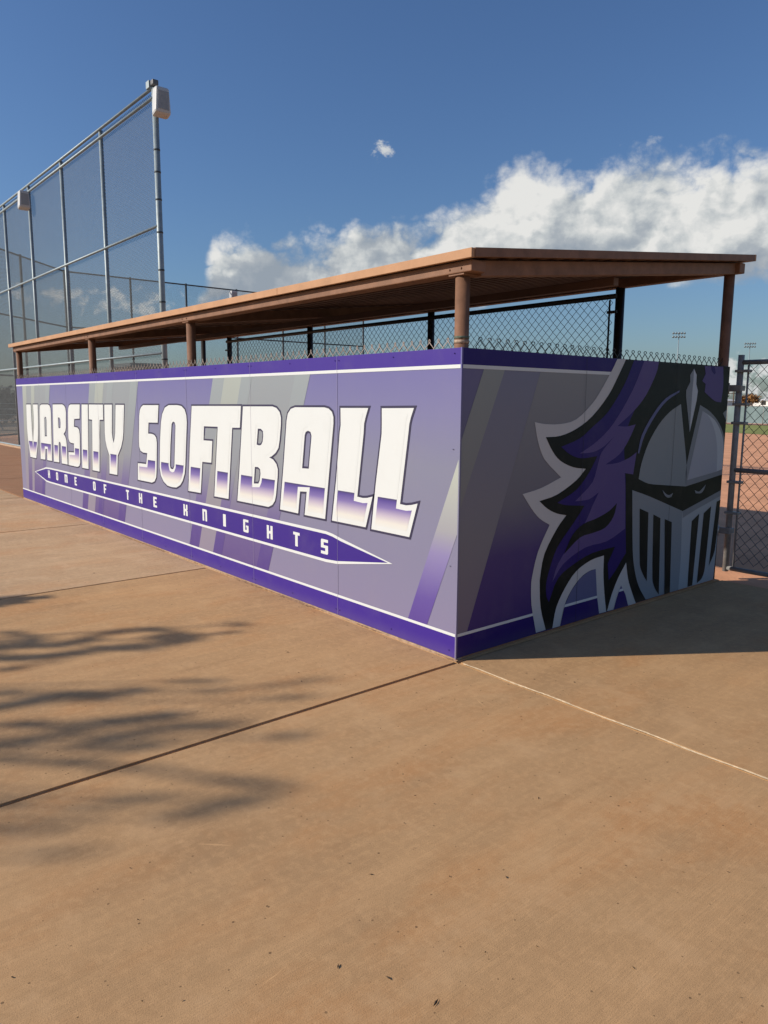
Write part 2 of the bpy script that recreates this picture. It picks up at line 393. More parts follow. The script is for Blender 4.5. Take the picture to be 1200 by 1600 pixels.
I['grey'] = ink('ink_light_grey', [lin(220,220,220,K)])
I['g1'] = ink('ink_dome_grey', [(0, lin(149,162,172,K)), (1, lin(162,167,168,K))])
I['g2'] = ink('ink_dome_edge', [lin(151,157,164,K)])
I['g3'] = ink('ink_dome_pale', [lin(190,194,205,K)])
I['g4'] = ink('ink_highlight', [lin(216,222,228,K)])
I['f1'] = ink('ink_visor_grey', [(0, lin(152,164,176,K)), (.6, lin(160,166,170,K)), (1, lin(162,168,172,K))])
I['f2'] = ink('ink_visor_pale', [(0, lin(184,196,206,K)), (.6, lin(190,195,199,K)), (1, lin(190,196,200,K))])
I['eP'] = ink('ink_end_violet', [(0, lin(70,44,124,K)), (.30, lin(92,72,136,K)), (.6, lin(128,128,150,K)), (1, lin(128,122,166,K))])
I['eB'] = ink('ink_end_grey', [(0, lin(142,128,146,K)), (.4, lin(150,147,154,K)), (1, lin(146,148,170,K))])
I['eL'] = ink('ink_end_pale', [(0, lin(138,126,140,K)), (.4, lin(152,150,150,K)), (1, lin(172,178,174,K))])
I['eC'] = ink('ink_end_stripe', [(0, lin(72,46,126,K)), (.32, lin(92,74,136,K)), (.5, lin(136,134,146,K)), (1, lin(164,166,166,K))])
I['bluegrey'] = ink('ink_blue_grey', [lin(112,116,160,K)])
M['seam'] = mat('seam_shadow_gap', (.30,.27,.37), .8, .1, 5)

# ------------------------------------------------------------------ print data (metres on the walls)
LETTERS=[('V',[(-8.921,1.446),(-8.68,1.447),(-8.686,1.281),(-8.697,1.106),(-8.685,0.886),(-8.592,1.11),(-8.563,1.283),(-8.569,1.448),(-8.328,1.45),(-8.353,1.219),(-8.398,1.027),(-8.462,0.865),(-8.573,0.671),(-8.872,0.673),(-8.905,0.808),(-8.942,0.92),(-8.957,1.098),(-8.941,1.276)],[],0.894),('A',[(-8.255,1.357),(-8.238,1.411),(-8.214,1.438),(-8.153,1.451),(-7.848,1.454),(-7.774,1.441),(-7.737,1.409),(-7.728,1.345),(-7.807,0.682),(-8.03,0.679),(-8.005,0.834),(-8.084,0.835),(-8.126,0.68),(-8.344,0.675),(-8.29,1.085)],[[(-8.044,1.267),(-7.999,1.284),(-7.958,1.275),(-7.946,1.229),(-7.977,1.013),(-8.075,1.011),(-8.059,1.16)]],0.892),('R',[(-7.627,1.455),(-7.217,1.459),(-7.14,1.444),(-7.096,1.416),(-7.081,1.361),(-7.113,1.162),(-7.152,1.111),(-7.229,1.074),(-7.165,1.042),(-7.133,1.0),(-7.125,0.937),(-7.132,0.679),(-7.374,0.678),(-7.366,0.862),(-7.366,0.938),(-7.402,0.965),(-7.444,0.957),(-7.466,0.921),(-7.486,0.684),(-7.721,0.679),(-7.668,1.106)],[[(-7.423,1.286),(-7.371,1.287),(-7.335,1.263),(-7.327,1.219),(-7.345,1.155),(-7.378,1.145),(-7.429,1.146)]],0.903),('S',[(-6.877,1.461),(-6.525,1.464),(-6.559,1.29),(-6.765,1.281),(-6.788,1.181),(-6.658,1.176),(-6.599,1.15),(-6.585,1.087),(-6.627,0.735),(-6.666,0.693),(-6.742,0.676),(-7.094,0.676),(-7.063,0.846),(-6.839,0.853),(-6.827,0.97),(-6.943,0.971),(-7.002,0.985),(-7.036,1.025),(-7.034,1.096),(-6.997,1.356),(-6.975,1.412),(-6.94,1.448)],[],0.905),('I',[(-6.453,1.464),(-6.23,1.465),(-6.276,1.086),(-6.327,0.68),(-6.555,0.677),(-6.512,1.076)],[],0.908),('T',[(-6.194,1.466),(-5.716,1.468),(-5.732,1.295),(-5.849,1.291),(-5.88,1.102),(-5.942,0.677),(-6.18,0.676),(-6.106,1.286),(-6.218,1.29)],[],0.909),('Y',[(-5.668,1.468),(-5.428,1.47),(-5.475,1.156),(-5.461,1.093),(-5.433,1.04),(-5.396,1.096),(-5.371,1.159),(-5.318,1.469),(-5.07,1.47),(-5.127,1.168),(-5.153,1.094),(-5.213,1.004),(-5.327,0.904),(-5.367,0.683),(-5.61,0.68),(-5.585,0.889),(-5.658,0.981),(-5.693,1.057),(-5.702,1.147)],[],0.909),('S',[(-4.547,1.472),(-4.161,1.475),(-4.196,1.301),(-4.425,1.297),(-4.445,1.183),(-4.347,1.184),(-4.284,1.173),(-4.247,1.149),(-4.236,1.098),(-4.273,0.797),(-4.287,0.743),(-4.331,0.7),(-4.398,0.681),(-4.77,0.679),(-4.75,0.859),(-4.527,0.864),(-4.49,0.98),(-4.599,0.98),(-4.666,0.997),(-4.696,1.036),(-4.695,1.123),(-4.66,1.359),(-4.637,1.419),(-4.599,1.452)],[],0.911),('O',[(-3.92,1.477),(-3.733,1.479),(-3.636,1.471),(-3.57,1.439),(-3.54,1.386),(-3.534,1.321),(-3.597,0.91),(-3.617,0.835),(-3.664,0.764),(-3.725,0.716),(-3.813,0.684),(-3.916,0.679),(-4.02,0.685),(-4.109,0.719),(-4.166,0.773),(-4.189,0.855),(-4.157,1.114),(-4.116,1.306),(-4.078,1.389),(-4.011,1.452)],[[(-3.87,1.294),(-3.847,1.316),(-3.825,1.321),(-3.797,1.314),(-3.782,1.284),(-3.839,0.893),(-3.864,0.863),(-3.894,0.856),(-3.93,0.864),(-3.942,0.892),(-3.913,1.094)]],0.911),('F',[(-3.419,1.474),(-2.51,1.482),(-2.535,1.303),(-2.666,1.299),(-2.762,0.683),(-3.024,0.679),(-2.924,1.299),(-3.186,1.296),(-3.203,1.169),(-3.033,1.171),(-3.064,0.976),(-3.239,0.973),(-3.29,0.683),(-3.549,0.677),(-3.483,1.119)],[],0.913),('B',[(-2.475,1.479),(-2.018,1.483),(-1.96,1.472),(-1.915,1.442),(-1.897,1.4),(-1.9,1.345),(-1.921,1.228),(-1.94,1.166),(-1.982,1.126),(-2.042,1.095),(-2.078,1.085),(-2.019,1.071),(-1.973,1.04),(-1.953,0.998),(-1.958,0.941),(-1.986,0.794),(-2.005,0.747),(-2.042,0.711),(-2.103,0.688),(-2.606,0.684),(-2.563,0.925)],[[(-2.244,1.305),(-2.198,1.305),(-2.165,1.287),(-2.163,1.249),(-2.173,1.204),(-2.196,1.178),(-2.227,1.171),(-2.267,1.176)],[(-2.303,0.994),(-2.253,0.996),(-2.222,0.981),(-2.215,0.946),(-2.232,0.886),(-2.251,0.862),(-2.324,0.856)]],0.915),('A',[(-1.701,1.48),(-1.326,1.483),(-1.276,1.475),(-1.237,1.453),(-1.22,1.418),(-1.22,1.372),(-1.326,0.688),(-1.588,0.686),(-1.557,0.863),(-1.646,0.857),(-1.675,0.687),(-1.93,0.688),(-1.868,1.047),(-1.818,1.381),(-1.8,1.432),(-1.758,1.467)],[[(-1.577,1.277),(-1.563,1.303),(-1.533,1.313),(-1.501,1.305),(-1.488,1.277),(-1.527,1.036),(-1.615,1.033)]],0.919),('L',[(-1.137,1.481),(-0.835,1.484),(-0.862,1.425),(-0.877,1.383),(-0.883,1.316),(-0.95,0.889),(-0.89,0.886),(-0.841,0.892),(-0.787,0.906),(-0.859,0.691),(-1.242,0.688),(-1.19,0.984),(-1.146,1.319),(-1.135,1.363)],[],0.922),('L',[(-0.696,1.484),(-0.392,1.489),(-0.42,1.428),(-0.432,1.389),(-0.44,1.332),(-0.511,0.887),(-0.454,0.885),(-0.403,0.893),(-0.348,0.908),(-0.421,0.688),(-0.798,0.687),(-0.754,0.991),(-0.696,1.323),(-0.695,1.382)],[],0.923)]
RIBBON=[(-8.694,0.467),(-8.121,0.572),(-7.918,0.579),(-1.315,0.601),(-1.234,0.593),(-1.139,0.575),(-0.58,0.488),(-1.181,0.383),(-1.318,0.374),(-7.962,0.361),(-8.124,0.365)]
SMALL=[('H',-8.031,-7.938),('O',-7.658,-7.573),('M',-7.297,-7.163),('E',-6.886,-6.795),('O',-6.2,-6.094),('F',-5.818,-5.74),('T',-5.127,-5.039),('H',-4.764,-4.67),('E',-4.38,-4.295),('K',-3.669,-3.577),('N',-3.269,-3.175),('I',-2.87,-2.82),('G',-2.52,-2.42),('H',-2.137,-2.04),('T',-1.738,-1.665),('S',-1.376,-1.294)]
BANDS=[(-9.076,-9.203),(-7.71,-8.271),(-6.138,-6.643),(-4.656,-5.217),(-2.992,-3.572),(-1.501,-2.13)]
BT=[(-9.076,-8.869),(-8.601,-8.439),(-7.885,-7.71),(-6.138,-5.919),(-5.646,-5.445),(-4.883,-4.656),(-2.992,-2.794),(-2.499,-2.334),(-1.709,-1.501)]
BB=[(-6.643,-6.451),(-6.451,-6.151),(-6.151,-5.352),(-5.352,-5.217),(-3.572,-3.369),(-3.369,-3.086),(-3.086,-2.915),(-2.915,-2.303),(-2.303,-2.13),(-0.431,-0.252)]
GREY_EDGE=[(1.641,1.829),(1.534,1.827),(1.486,1.76),(1.437,1.703),(1.368,1.623),(1.265,1.523),(1.092,1.418),(0.922,1.389),(0.757,1.392),(0.66,1.405),(0.699,1.282),(0.77,1.168),(0.952,1.04),(0.749,0.984),(0.566,0.958),(0.659,0.857),(0.744,0.786),(0.85,0.734),(0.74,0.568),(0.69,0.414),(0.682,0.351),(0.694,0.216),(0.751,0.021)]
BLACK_EDGE=[(1.641,1.829),(1.553,1.709),(1.448,1.579),(1.272,1.438),(1.097,1.355),(0.927,1.313),(0.775,1.308),(0.85,1.216),(0.938,1.149),(1.08,1.1),(1.223,1.082),(1.123,1.011),(0.919,0.929),(0.734,0.9),(0.823,0.842),(0.927,0.801),(1.026,0.781),(0.933,0.703),(0.808,0.546),(0.771,0.391),(0.77,0.35),(0.789,0.186),(0.853,0.019)]
ARCH1=[(0.921,0.018),(0.955,0.157),(1.047,0.281),(1.164,0.378),(1.329,0.432),(1.489,0.446),(1.493,0.317),(1.518,0.165),(1.554,0.018),(1.462,0.021),(1.43,0.14),(1.394,0.36),(1.314,0.356),(1.21,0.32),(1.111,0.245),(1.046,0.154),(1.005,0.017)]
ARCH1_IN=[(1.005,0.017),(1.046,0.154),(1.111,0.245),(1.21,0.32),(1.314,0.356),(1.394,0.36),(1.43,0.14),(1.462,0.021)]
ARCH2=[(1.565,0.021),(1.613,0.136),(1.684,0.248),(1.782,0.354),(1.819,0.227),(1.878,0.12),(1.947,0.013),(1.84,0.013),(1.794,0.106),(1.73,0.188),(1.685,0.11),(1.647,0.017)]
ARCH2_IN=[(1.647,0.017),(1.685,0.113),(1.73,0.188),(1.794,0.108),(1.84,0.013)]
DEEP=[(1.743,1.826),(2.076,1.839),(1.932,1.592),(1.784,1.476),(1.676,1.264),(1.717,0.973),(1.752,0.616),(1.775,0.427),(1.719,0.379),(1.644,0.308),(1.567,0.252),(1.543,0.377),(1.627,0.493),(1.347,0.482),(1.139,0.433),(0.962,0.357),(0.874,0.209),(0.846,0.251),(0.837,0.339),(0.866,0.431),(0.942,0.573),(1.108,0.718),(1.228,0.828),(1.01,0.851),(0.922,0.874),(1.127,0.946),(1.265,1.057),(1.35,1.163),(1.166,1.156),(1.039,1.187),(0.939,1.241),(1.138,1.29),(1.277,1.364),(1.458,1.469),(1.638,1.658)]
PURPLE=[(1.877,1.831),(2.076,1.839),(2.051,1.753),(1.932,1.592),(1.784,1.476),(1.578,1.365),(1.692,1.36),(1.808,1.373),(1.728,1.262),(1.622,1.166),(1.454,1.1),(1.59,1.103),(1.74,1.132),(1.842,1.171),(1.811,1.009),(1.699,1.025),(1.719,0.9),(1.745,0.614),(1.519,0.546),(1.257,0.532),(1.016,0.45),(0.9,0.342),(0.955,0.458),(1.106,0.601),(1.243,0.712),(1.319,0.819),(1.388,0.909),(1.273,0.868),(1.117,0.868),(1.306,0.985),(1.36,1.107),(1.397,1.187),(1.542,1.293),(1.415,1.224),(1.289,1.192),(1.144,1.189),(1.346,1.27),(1.533,1.392),(1.744,1.618)]
LEAF=[(1.017,0.518),(1.103,0.639),(1.223,0.702),(1.37,0.725),(1.522,0.763),(1.62,0.813),(1.583,0.718),(1.487,0.648),(1.335,0.626),(1.188,0.61)]
DOME_L=[(1.89,0.97),(1.918,1.087),(1.998,1.232),(2.123,1.363),(2.271,1.459),(2.433,1.52),(2.501,1.302),(2.582,1.038),(2.592,0.866),(2.235,0.902),(2.032,0.926)]
DOME_R=[(2.735,1.513),(2.915,1.456),(3.085,1.356),(3.185,1.237),(3.19,1.135),(3.197,0.927),(2.592,0.866),(2.582,1.038)]
DOME_RI=[(2.781,1.465),(2.906,1.408),(3.015,1.291),(3.076,1.139),(3.093,0.958),(2.608,0.916)]
DOME_RH=[(2.781,1.465),(2.993,1.39),(3.133,1.272),(3.187,1.152),(3.19,0.973),(3.093,0.958),(3.076,1.139),(3.015,1.291),(2.906,1.408)]
SPIKE_L=[(2.597,1.795),(2.6,1.707),(2.594,1.614),(2.595,1.3),(2.548,1.442),(2.501,1.582),(2.499,1.628),(2.552,1.691),(2.545,1.745)]
SPIKE_R=[(2.597,1.795),(2.645,1.747),(2.648,1.677),(2.681,1.623),(2.672,1.552),(2.595,1.3),(2.594,1.614),(2.6,1.707)]
PLUME_R=[(2.763,1.821),(3.075,1.825),(3.099,1.669),(3.082,1.535),(2.97,1.546),(2.792,1.616),(2.8,1.68),(2.741,1.703),(2.788,1.759)]
PLUME_N=[(2.868,1.821),(2.929,1.82),(2.953,1.771),(2.931,1.76),(2.887,1.785)]
ARC=[(1.856,1.163),(1.896,1.294),(2.043,1.453),(2.2,1.562),(2.398,1.625),(2.394,1.61),(2.217,1.542),(2.073,1.438),(1.937,1.293),(1.875,1.158)]
EYE_L=[(2.233,0.866),(2.287,0.831),(2.34,0.816),(2.399,0.829),(2.372,0.797),(2.321,0.797),(2.274,0.819)]
EYE_R=[(2.921,0.86),(2.89,0.815),(2.843,0.792),(2.759,0.798),(2.739,0.826),(2.808,0.808),(2.855,0.826)]
FACE_L=[(1.812,0.893),(2.042,0.831),(2.567,0.668),(2.564,0.62),(2.588,0.263),(2.581,0.015),(2.088,0.018),(1.976,0.143),(1.906,0.278),(1.863,0.437)]
FACE_R=[(2.567,0.668),(3.197,0.789),(3.197,0.698),(3.184,0.235),(3.171,0.01),(2.581,0.015),(2.588,0.263),(2.564,0.62)]
FACE_B=[(2.567,0.668),(3.196,0.793),(3.197,0.744),(2.794,0.664),(2.572,0.611)]
SLOT1=[(1.926,0.747),(2.05,0.705),(2.086,0.165),(2.023,0.23),(1.972,0.315)]
SLOT2=[(2.124,0.683),(2.23,0.644),(2.277,0.026),(2.211,0.089),(2.166,0.177)]
SLOT3=[(2.296,0.63),(2.406,0.595),(2.446,0.015),(2.363,0.015)]
SLOT4=[(2.84,0.622),(2.725,0.571),(2.727,0.017),(2.806,0.018)]
SLOT5=[(3.038,0.668),(2.918,0.619),(2.883,0.025),(2.964,0.056),(3.004,0.137)]
SLOT6=[(3.198,0.71),(3.132,0.698),(3.073,0.148),(3.161,0.274)]
CHIP=[(3.13,1.445),(3.219,1.48),(3.218,1.378)]
SPRAYS=[([(-2.287,-1.961,0.038,-0.009),(-2.168,-1.86,0.037,-0.009),(-1.864,-1.827,0.033,-0.009),(-1.732,-1.785,0.032,-0.009)],0.88,4.0),([(-1.758,-1.778,0.043,-0.012),(-1.76,-1.615,0.044,-0.014),(-1.817,-1.425,0.046,-0.016),(-1.791,-1.256,0.046,-0.018),(-1.679,-1.117,0.045,-0.019),(-1.508,-1.043,0.043,-0.02),(-1.365,-0.999,0.041,-0.02)],0.88,4.0),([(-1.789,-2.161,0.051,-0.011),(-1.655,-1.959,0.05,-0.013),(-1.554,-1.76,0.049,-0.015),(-1.545,-1.555,0.051,-0.018),(-1.466,-1.418,0.05,-0.019),(-1.383,-1.314,0.049,-0.02),(-1.372,-1.179,0.05,-0.022),(-1.365,-0.999,0.051,-0.025)],0.99,4.2),([(-2.028,-2.111,0.096,-0.02),(-1.966,-2.034,0.095,-0.022),(-1.944,-1.885,0.096,-0.025),(-1.898,-1.786,0.096,-0.027)],0.88,4.2),([(-1.545,-1.247,0.063,-0.026),(-1.458,-1.122,0.062,-0.028),(-1.37,-0.996,0.061,-0.03)],0.88,4.0),([(-1.549,-2.211,0.028,-0.006),(-1.504,-2.055,0.028,-0.007),(-1.51,-1.924,0.029,-0.008),(-1.512,-1.819,0.029,-0.009)],0.88,4.2),([(-1.39,-0.987,0.017,-0.008),(-1.355,-0.871,0.017,-0.009),(-1.313,-0.756,0.017,-0.009)],0.66,4.0),([(-1.489,-0.7,0.052,-0.028),(-1.42,-0.594,0.051,-0.029)],0.39,4.2),([(-1.221,-2.28,0.024,-0.005),(-1.107,-2.101,0.024,-0.006)],0.88,4.4),([(-0.968,-2.334,0.038,-0.008),(-0.971,-2.261,0.038,-0.009),(-0.958,-2.139,0.039,-0.01),(-0.936,-1.976,0.04,-0.012),(-0.849,-1.868,0.039,-0.013),(-0.779,-1.754,0.038,-0.014),(-0.734,-1.613,0.038,-0.016)],0.94,4.4),([(-0.93,-1.991,0.054,-0.016),(-0.827,-1.875,0.053,-0.018),(-0.752,-1.75,0.052,-0.019)],0.66,4.5),([(-0.725,-1.422,0.027,-0.012),(-0.661,-1.342,0.027,-0.013),(-0.578,-1.24,0.026,-0.014)],0.83,4.8),([(-0.506,-1.402,0.036,-0.018),(-0.457,-1.319,0.035,-0.018)],0.45,5.0),([(-0.411,-1.169,0.02,-0.011),(-0.341,-1.011,0.02,-0.012),(-0.268,-0.797,0.02,-0.014)],0.52,5.2),([(-0.199,-1.181,0.018,-0.011),(-0.147,-1.052,0.018,-0.012),(-0.097,-0.917,0.018,-0.013)],0.52,5.2),([(-0.783,-2.372,0.026,-0.005),(-0.647,-2.16,0.025,-0.007),(-0.576,-2.096,0.025,-0.007)],1.05,4.8),([(-0.542,-2.423,0.034,-0.007),(-0.526,-2.362,0.034,-0.008),(-0.463,-2.244,0.034,-0.009),(-0.463,-2.094,0.035,-0.011),(-0.488,-1.988,0.036,-0.012),(-0.421,-1.86,0.036,-0.013),(-0.376,-1.733,0.036,-0.015),(-0.314,-1.582,0.036,-0.017)],1.12,4.8),([(-0.466,-2.008,0.03,-0.01),(-0.346,-1.993,0.028,-0.01),(-0.276,-2.035,0.027,-0.009),(-0.289,-2.113,0.027,-0.008)],1.05,5.0),([(-0.282,-2.092,0.039,-0.013),(-0.239,-1.928,0.039,-0.015),(-0.235,-1.792,0.04,-0.017)],1.05,5.0),([(-0.262,-1.78,0.041,-0.017),(-0.149,-1.619,0.04,-0.019),(-0.031,-1.429,0.039,-0.022)],0.6,5.4),([(-0.389,-2.393,0.032,-0.007),(-0.255,-2.267,0.03,-0.008),(-0.13,-2.141,0.029,-0.009),(0.005,-2.042,0.028,-0.01)],1.05,5.0),([(-0.148,-2.021,0.034,-0.012),(-0.116,-1.89,0.034,-0.014),(-0.079,-1.795,0.034,-0.015)],0.83,5.2),([(-0.0,-2.537,0.019,-0.004),(0.017,-2.486,0.019,-0.004),(0.038,-2.415,0.02,-0.005)],0.9,5.2),([(0.097,-1.93,0.025,-0.011),(0.275,-1.846,0.023,-0.011),(0.403,-1.731,0.022,-0.012),(0.533,-1.622,0.021,-0.013),(0.614,-1.573,0.02,-0.013)],0.98,5.2),([(0.566,-1.773,0.03,-0.017),(0.604,-1.665,0.03,-0.018),(0.604,-1.585,0.031,-0.019)],0.9,5.2),([(0.214,-2.252,0.017,-0.005),(0.307,-2.133,0.016,-0.006),(0.352,-1.993,0.016,-0.007),(0.371,-1.902,0.017,-0.008)],0.83,5.4),([(0.519,-2.034,0.031,-0.014),(0.544,-1.918,0.032,-0.016),(0.581,-1.77,0.032,-0.018)],0.63,5.6),([(0.291,-2.496,0.028,-0.007),(0.3,-2.373,0.029,-0.008),(0.316,-2.294,0.029,-0.009)],0.6,5.8),([(0.463,-2.481,0.023,-0.006),(0.493,-2.386,0.023,-0.007),(0.525,-2.298,0.023,-0.008)],0.52,6.0),([(0.223,-1.351,0.028,-0.018),(0.262,-1.17,0.028,-0.02)],0.68,5.2),([(0.165,-2.572,0.03,-0.006),(0.173,-2.467,0.03,-0.007)],0.75,5.6),([(-3.101,-1.885,0.129,-0.027),(-3.091,-1.778,0.131,-0.03)],1.76,2.6),([(-3.107,-1.774,0.099,-0.023),(-3.055,-1.598,0.099,-0.026)],1.76,2.6),([(-3.076,-1.612,0.045,-0.011),(-3.014,-1.434,0.045,-0.013)],1.43,2.6)]

# ------------------------------------------------------------------ ground, pavement, field
def disc(name, r, z, mt, n=96, c=(0, 0)):
    V = [(c[0]+r*math.cos(2*math.pi*k/n), c[1]+r*math.sin(2*math.pi*k/n), z) for k in range(n)]
    return pydata(name, V, [tuple(range(n))], mt)
structure(disc('ground', 4000, -.060, M['desert']))
HOME = (-25.0, 11.5)
structure(bx('infield', (-33.4, 14.0, 3.30, 60.0, -.058, -.022), M['dirt']))
# outfield grass: a ring sector round home plate, from the edge of the dirt to the fence
def sector(name, r0, r1, a0, a1, z, mt, n=60):
    V, F = [], []
    for i in range(n+1):
        a = a0 + (a1-a0)*i/n
        for rr in (r0, r1): V.append((HOME[0]+rr*math.cos(a), HOME[1]+rr*math.sin(a), z))
    for i in range(n): F.append((2*i, 2*i+1, 2*i+3, 2*i+2))
    return pydata(name, V, F, mt)
structure(sector('outfield_grass', 26.3, 39.2, R(-12), R(98), -.012, M['grass']))
pav = structure(bx('pavement', (-40, 12, -16, 3.28, -.16, -.035), M['joint']))
def slab(x0, x1, y0, y1, mt, dz=0.0):
    g = .007
    bm = bmesh.new(); box(bm, x0+g, x1-g, y0+g, y1-g, -.12, dz)
    top = [e for e in bm.edges if all(abs(v.co.z-dz) < 1e-6 for v in e.verts)]
    bmesh.ops.bevel(bm, geom=top, offset=.007, segments=2, affect='EDGES')
    return obj('slab', bm, mt, pav)
xs = [-37.8,-34.65,-31.5,-28.35,-25.2,-22.05,-18.9,-15.75,-12.6,-9.47,-6.31,-3.18,.03,3.18,6.3,9.45]
for i in range(len(xs)-1):
    x0, x1 = xs[i], xs[i+1]
    red = x1 < -9.4
    for (y0, y1) in ((-12.6, -8.4), (-8.4, -4.2), (-4.2, -.012)):
        if red and y1 < -5: continue
        slab(x0, x1, y0, y1, M['concrete'] if x0 > -3.3 else M['concrete_pale'])
    if x1 < -9.3: slab(x0, x1, -.012, 3.25, M['concrete_red'])
    elif x0 >= 0: slab(x0, x1, -.012, 3.27, M['concrete'])
    else: slab(x0, x1, -.012, 3.27, M['concrete'])
# cream sealant squeezed out of the joint that runs on from the wall corner
V, F = [], []
n = 160
for i in range(n+1):
    x = .075 + 3.05*i/n
    wv = .0045 + .0014*rnd.random() + .0012*math.sin(i*.37); j = .004*math.sin(i*.23) + .0008*rnd.uniform(-1, 1)
    yc = -.0075 - .010*(i/n)
    V += [(x, yc-wv+j, .0012), (x, yc+j, .0045+.002*rnd.random()), (x, yc+wv+j, .0012)]
for i in range(n):
    a = 3*i; F += [(a, a+3, a+4, a+1), (a+1, a+4, a+5, a+2)]
pydata('joint_sealant', V, F, M['sealant'], pav)
# dirt blown against the foot of the front wall
V, F = [], []
n = 420
for i in range(n+1):
    x = -9.40 + 9.42*i/n
    wd = max(.004, .012 + .010*math.sin(x*2.3) + .008*math.sin(x*7.1+1) + rnd.uniform(-.004, .006)); hg = .003 + wd*.16
    V += [(x, -.0005, .0005+hg), (x, -wd*.5, .0005+hg*.45), (x, -wd, .0006)]
for i in range(n):
    a = 3*i; F += [(a, a+1, a+4, a+3), (a+1, a+2, a+5, a+4)]
o = pydata('blown_dirt', V, F, M['blown'], pav); o['kind'] = 'stuff'
# bits of leaf and grit lying on the slabs
V, F = [], []
def bit(x, y, s):
    a = rnd.uniform(0, 6.28); l = s*rnd.uniform(.8, 1.8); ww = s*rnd.uniform(.3, .6); i0 = len(V)
    ca, sa = math.cos(a), math.sin(a)
    for (u, v, h) in ((-l, 0, .001), (0, -ww, .002+s*.15), (l, 0, .001+s*.3*rnd.random()), (0, ww, .001), (.1*l, 0, s*.45)):
        V.append((x+u*ca-v*sa, y+u*sa+v*ca, .0008+h))
    F.extend([(i0, i0+1, i0+4), (i0+1, i0+2, i0+4), (i0+2, i0+3, i0+4), (i0+3, i0, i0+4)])
for (x, y, s) in ((1.30,-.86,.010),(.98,-1.22,.009),(1.54,-1.33,.007),(1.42,-1.47,.007),(1.25,-1.66,.008),(1.50,-1.98,.012),(1.62,-1.90,.010),(1.76,-1.86,.014),(2.02,-1.36,.008),(1.80,-1.5,.006),(.56,.32,.010),(.66,.26,.008),(.45,-.05,.010),(.62,-.03,.010),(.72,.02,.008),(1.1,.42,.009),(-.75,-.7,.012),(-.3,-.9,.01),(-2.2,-.8,.012),(-3.6,-.9,.014),(-.9,-.35,.01),(.9,.9,.01)):
    bit(x, y, s*.62)
for _ in range(240): bit(rnd.uniform(-7, 3), rnd.uniform(-3.6, -.1), rnd.uniform(.0015, .0045))
for _ in range(40): bit(rnd.uniform(.1, 3), rnd.uniform(.1, 3.1), rnd.uniform(.002, .005))
for _ in range(120): bit(rnd.uniform(-9, -.05), -abs(rnd.gauss(0.0, .05))-.016, rnd.uniform(.002, .006))
lo = pydata('leaf_litter', V, F, M['debris']); tag(lo, 'scattered dark leaf bits and grit on the tan concrete', 'litter', None, 'stuff')

# ------------------------------------------------------------------ dugout
L1, L2, WH = 9.41, 3.20, 1.83
dug = thing('dugout', 'purple wrapped softball dugout with brown metal shade roof on round posts', 'dugout', (0, 0, 0))
# polygon tools for the flat print
def area(P): return sum(a[0]*b[1]-b[0]*a[1] for a, b in zip(P, P[1:]+P[:1]))/2
def offset(P, dd):
    """grow (dd>0) or shrink a closed outline by mitred offset"""
    if area(P) < 0: P = P[::-1]
    n = len(P); out = []
    for i in range(n):
        a, b, c = Vector(P[i-1]), Vector(P[i]), Vector(P[(i+1) % n])
        d1 = (b-a).normalized(); d2 = (c-b).normalized()
        n1_ = Vector((d1.y, -d1.x)); n2_ = Vector((d2.y, -d2.x))
        s = n1_+n2_
        if s.length < .2: s = n1_; k = 1
        else: s = s.normalized(); k = min(1/max(s.dot(n1_), .35), 2.2)
        q = b + s*dd*k; out.append((q.x, q.y))
    return out
def decal(name, rings, mt, layer, wall, parent):
    """flat ink area on the front (x,z) or the end (y,z) wall"""
    pts = [q for r_ in rings for q in r_]
    tris = tessellate_polygon([[Vector((a, b, 0)) for a, b in r_] for r_ in rings])
    e = .0007*layer
    if wall == 1: V = [(a, -e, b) for a, b in pts]
    else: V = [(e, a, b) for a, b in pts]
    F = []
    for t_ in tris:
        a, b, c = (Vector(V[i]) for i in t_)
        nn = (b-a).cross(c-a); want = Vector((0,-1,0)) if wall == 1 else Vector((1,0,0))
        F.append(tuple(t_) if nn.dot(want) > 0 else tuple(reversed(t_)))
    return pydata(name, V, F, mt, parent)
rect = lambda x0, x1, z0, z1: [(x0, z0), (x1, z0), (x1, z1), (x0, z1)]

# --- front wall: frame behind, eight printed sheets, print on them
bm = bmesh.new()
box(bm, -L1+.02, -.02, .035, .075, .30, .34); box(bm, -L1+.02, -.02, .035, .075, 1.70, 1.74)
front = obj('front_cladding', bm, M['gate'], dug); tag(front, 'sunlit printed front wall reading VARSITY SOFTBALL')
PW = L1/8
for k in range(8):
    bx('panel', (-PW*(k+1)+.0012, -PW*k-.0012, 0.0, .006, .012, WH-(.004 if k % 3 == 1 else 0)), I['P'], front)
def quad(name, xa0, xa1, xb0, xb1, mt, layer, z0=.15, z1=1.72):
    return decal(name, [[(xb0, z0), (xb1, z0), (xa1, z1), (xa0, z1)]], mt, layer, 1, front)
bb = BANDS
for (i, j) in ((0, 1), (2, 3), (4, 5)):
    quad('printed_stripe', bb[i][0], bb[j][0], bb[i][1], bb[j][1], I['G'], 1)
    wt_ = bb[j][0]-bb[i][0]; wb_ = bb[j][1]-bb[i][1]
    segs = {0: ((0,.15,'Gl'),(.34,.46,'Gl'),(.86,1,'Gd')), 2: ((0,.14,'Gd'),(.14,.32,'Gl'),(.40,.52,'Gd'),(.86,1,'Gd')), 4: ((0,.14,'Gd'),(.14,.335,'Gl'),(.335,.45,'Gd'),(.87,1,'Gd'))}[i]
    for (s0, s1, kk) in segs:
        quad('printed_stripe', bb[i][0]+wt_*s0, bb[i][0]+wt_*s1, bb[i][1]+wb_*s0, bb[i][1]+wb_*s1, I[kk], 2)
